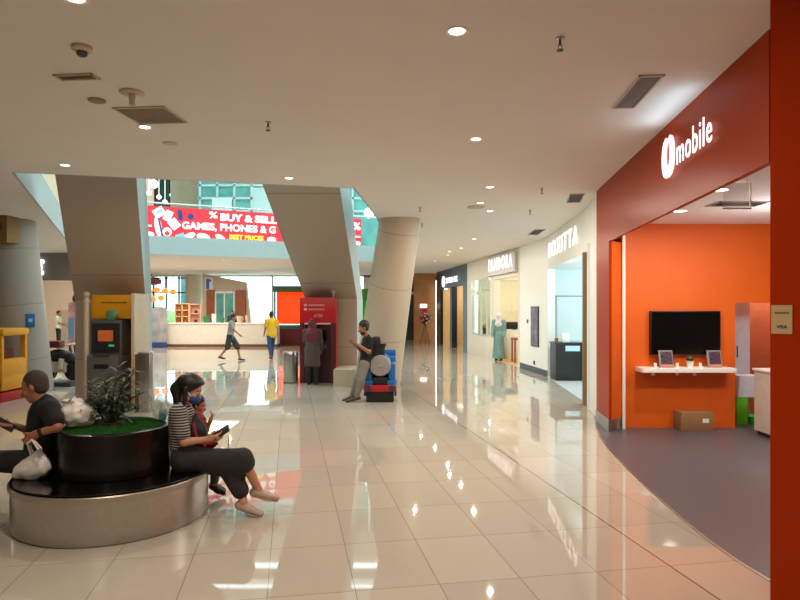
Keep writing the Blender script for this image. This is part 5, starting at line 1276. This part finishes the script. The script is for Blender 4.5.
sdf_obj('beard', [ell(c+f*.04-u*.078, (.058, .06, .05), (f, l, u), .01), cutp(c-u*.06, u)], .008, M_hair, J['root'])
bp = Vector(J['che'])+Vector((.14, .1, -.02))
o = thing('backpack', 'black backpack worn by the man leaning on the locomotive', 'bag', bp)
k = MB(); k.box(-.07, .1, -.16, .16, -.24, .17, .06); k.build('bag_body', M_black, o)
k = MB(); k.box(.08, .13, -.12, .12, -.2, .0, .03); k.build('pocket', M_dark, o)
o = thing('phone', 'phone held up by the man leaning on the locomotive', 'phone', P(352.5, 342.8, 11.55))
k = MB(); k.box(-.006, .006, -.037, .037, -.075, .075, .004); k.xform(Matrix.Rotation(math.radians(-35), 4, 'Y')); k.build('housing', M_dark, o)
k = MB(); k.box(.006, .008, -.034, .034, -.07, .07); k.xform(Matrix.Rotation(math.radians(-35), 4, 'Y')); k.build('screen', mat('phone_screen', (40, 44, 52), .1, emit=.2), o, smooth=0)

# ---------------------------------------------------------------- simple standing / walking figures further off
def figure(x, y, hgt, yaw, label, skin_m, stride=0.0, arms=((0, 0), (0, 0)), vox=.014, tilt=0.0, head_down=.0, build=1.0, sc=None):
    """yaw: direction faced, 0 = +X, PI/2 = away from the viewer; arms: (swing, elbow bend) for left, right"""
    s = sc or hgt/1.74; fx = Vector((math.cos(yaw), math.sin(yaw), 0)); lx = Vector((-fx.y, fx.x, 0)); b0 = Vector((x, y, 0)); up = Vector((0, 0, 1))
    def q(a, b, z): return b0+fx*a*s+lx*b*s+up*z*s
    lean = tilt
    J = dict(pel=q(0, 0, .96), che=q(lean*.4, 0, 1.32), nck=q(lean*.52, 0, 1.46), hed=q(lean*.7+.03+head_down*.04, 0, 1.62-.01*head_down))
    for nm, sg_, (sw, be), st_ in (('L', 1, arms[0], stride), ('R', -1, arms[1], -stride)):
        sh = q(lean*.5, .175*sg_, 1.42); J['sh'+nm] = sh
        el = sh+(fx*math.sin(sw)-up*math.cos(sw)+lx*.12*sg_)*.29*s; J['el'+nm] = el; J['wr'+nm] = el+(fx*math.sin(sw+be)-up*math.cos(sw+be)-lx*.1*sg_*(be > .6))*.25*s
        J['hp'+nm] = q(0, .085*sg_, .92); kx = st_*.5+abs(st_)*.25
        J['kn'+nm] = q(kx, .09*sg_, .50+.03*abs(st_)); J['an'+nm] = q(st_ if st_ >= 0 else st_*1.05, .09*sg_, .085+(.09 if st_ < 0 else 0)*abs(st_)/.35)
        J['to'+nm] = J['an'+nm]+fx*.15*s-up*(.05+(.03*abs(st_)/.35 if st_ < 0 else 0))*s
    hd = {}
    for nm, sg_, (sw, be) in (('L', 1, arms[0]), ('R', -1, arms[1])):
        d = nv(np.array(J['wr'+nm])-np.array(J['el'+nm])); hd[nm] = (d, tuple(-lx*sg_) if be < .6 else tuple(up*.8-lx*sg_*.6), tuple(fx) if be < .6 else tuple(up*.5+lx*sg_*.2+fx*.2), .35)
    person('person', label, J, skin_m, tuple(fx-up*(.1+head_down*.5)), vox=vox, sc=s, hands=hd, build=build, loc=(x, y, 0))
    return J
J = figure(-5.72, 20.9, 1.58, 0.0, 'man in grey shirt and dark shorts walking past the far counter', sk3, .33, ((-.5, .3), (.45, .4)), tilt=.12, head_down=.4)
top_cloth(J, 'shirt', mat('grey_shirt', (140, 140, 136), .8), sleeve=.7, hem=.06, inf=.014); leg_cloth(J, 'shorts', mat('dark_shorts', (50, 50, 54), .8), to=.5, inf=.02, wide=.02); shoes(J, M_black); short_hair(J, M_hair)
J = figure(-4.44, 21.4, 1.66, 2.1, 'man in yellow shirt and blue jeans walking away near red kiosk', sk3, -.2, ((.1, .5), (-.25, .2)))
top_cloth(J, 'shirt', mat('yellow_shirt', (216, 168, 20), .8), sleeve=.62, hem=.06, inf=.014); leg_cloth(J, 'jeans', mat('blue_jeans', (42, 66, 104), .8), to=.95, inf=.012); shoes(J, mat('red_shoe', (120, 30, 30), .6)); short_hair(J, M_hair)
J = figure(-2.02, 14.28, 1.5, PI/2, 'woman in maroon headscarf and long dark tunic facing red cash machine', sk3, 0, ((.5, 1.2), (.2, .3)), vox=.012, build=1.05)
c = np.array(J['hed']); pel = np.array(J['pel']); che = np.array(J['che'])
top_cloth(J, 'tunic', mat('grey_tunic', (78, 64, 62), .85, var=.1), sleeve=1.9, hem=.30, inf=.022, extra=[cap(pel+[0, 0, -.02], pel-[0, 0, .38], .15, .19, .05, (0, 1, 0), .75)], cuts=())
leg_cloth(J, 'trousers', M_black, to=.97, inf=.02, wide=.02); shoes(J, M_black)
f, l, u = J['hax']
sdf_obj('headscarf', [ell(c+u*.015-f*.015, (.112, .096, .118), (f, l, u), .03), cap(c-[0, .02, .08], che+[0, -.03, .02], .085, .17, .06, (0, 1, 0), .8), cap(che+[0, -.04, .02], che+[0, -.05, -.14], .16, .09, .05, (0, 1, 0), .75), cutp(c+f*.06+u*0, f*.9-u*.1)] , .011, mat('maroon_scarf', (110, 44, 56), .85), J['root'])
J = figure(3.33, 20.9, 1.62, -1.9, 'woman in white headscarf and long teal dress at the jeweller entrance', sk1, 0, ((.1, .3), (.2, .5)))
c = np.array(J['hed']); pel = np.array(J['pel']); che = np.array(J['che']); f, l, u = J['hax']
top_cloth(J, 'dress', mat('teal_dress', (110, 150, 146), .8, var=.1), sleeve=1.95, hem=.7, inf=.02, extra=[cap(pel, [pel[0], pel[1], .12], .15, .22, .05)])
shoes(J, M_dark)
sdf_obj('headscarf', [ell(c+u*.015-f*.012, (.108, .094, .115), (f, l, u), .03), cap(c-[0, 0, .09], che+[0, 0, .02], .08, .14, .06, f, .9), cap(che, che-[0, 0, .10], .14, .10, .05, f, .95), cutp(c+f*.07+u*.0, f*.95-u*.1) if False else ell(c, (.01, .01, .01))], .013, mat('white_scarf', (214, 210, 212), .8), J['root'])
J = figure(-15.75, 28.6, 1.66, .2, 'staff member in pale shirt and black trousers far left by white wall', sk3, 0, ((.2, .8), (.3, 1.2)))
top_cloth(J, 'shirt', mat('pale_green_shirt', (196, 206, 182), .8), sleeve=.6, hem=.02, inf=.014); leg_cloth(J, 'trousers', M_black, to=.96, inf=.014); shoes(J, M_black); short_hair(J, M_hair)
J = figure(-8.0, 29.6, 1.66, -1.4, 'attendant with dark hair standing behind the far white counter', sk3, 0, ((.2, .6), (.3, .6)), vox=.016)
top_cloth(J, 'shirt', mat('dark_shirt', (50, 48, 54), .8), sleeve=.6, hem=.02, inf=.014); leg_cloth(J, 'trousers', M_black, to=.96, inf=.014); shoes(J, M_black); short_hair(J, M_hair)

bpy.context.view_layer.update()
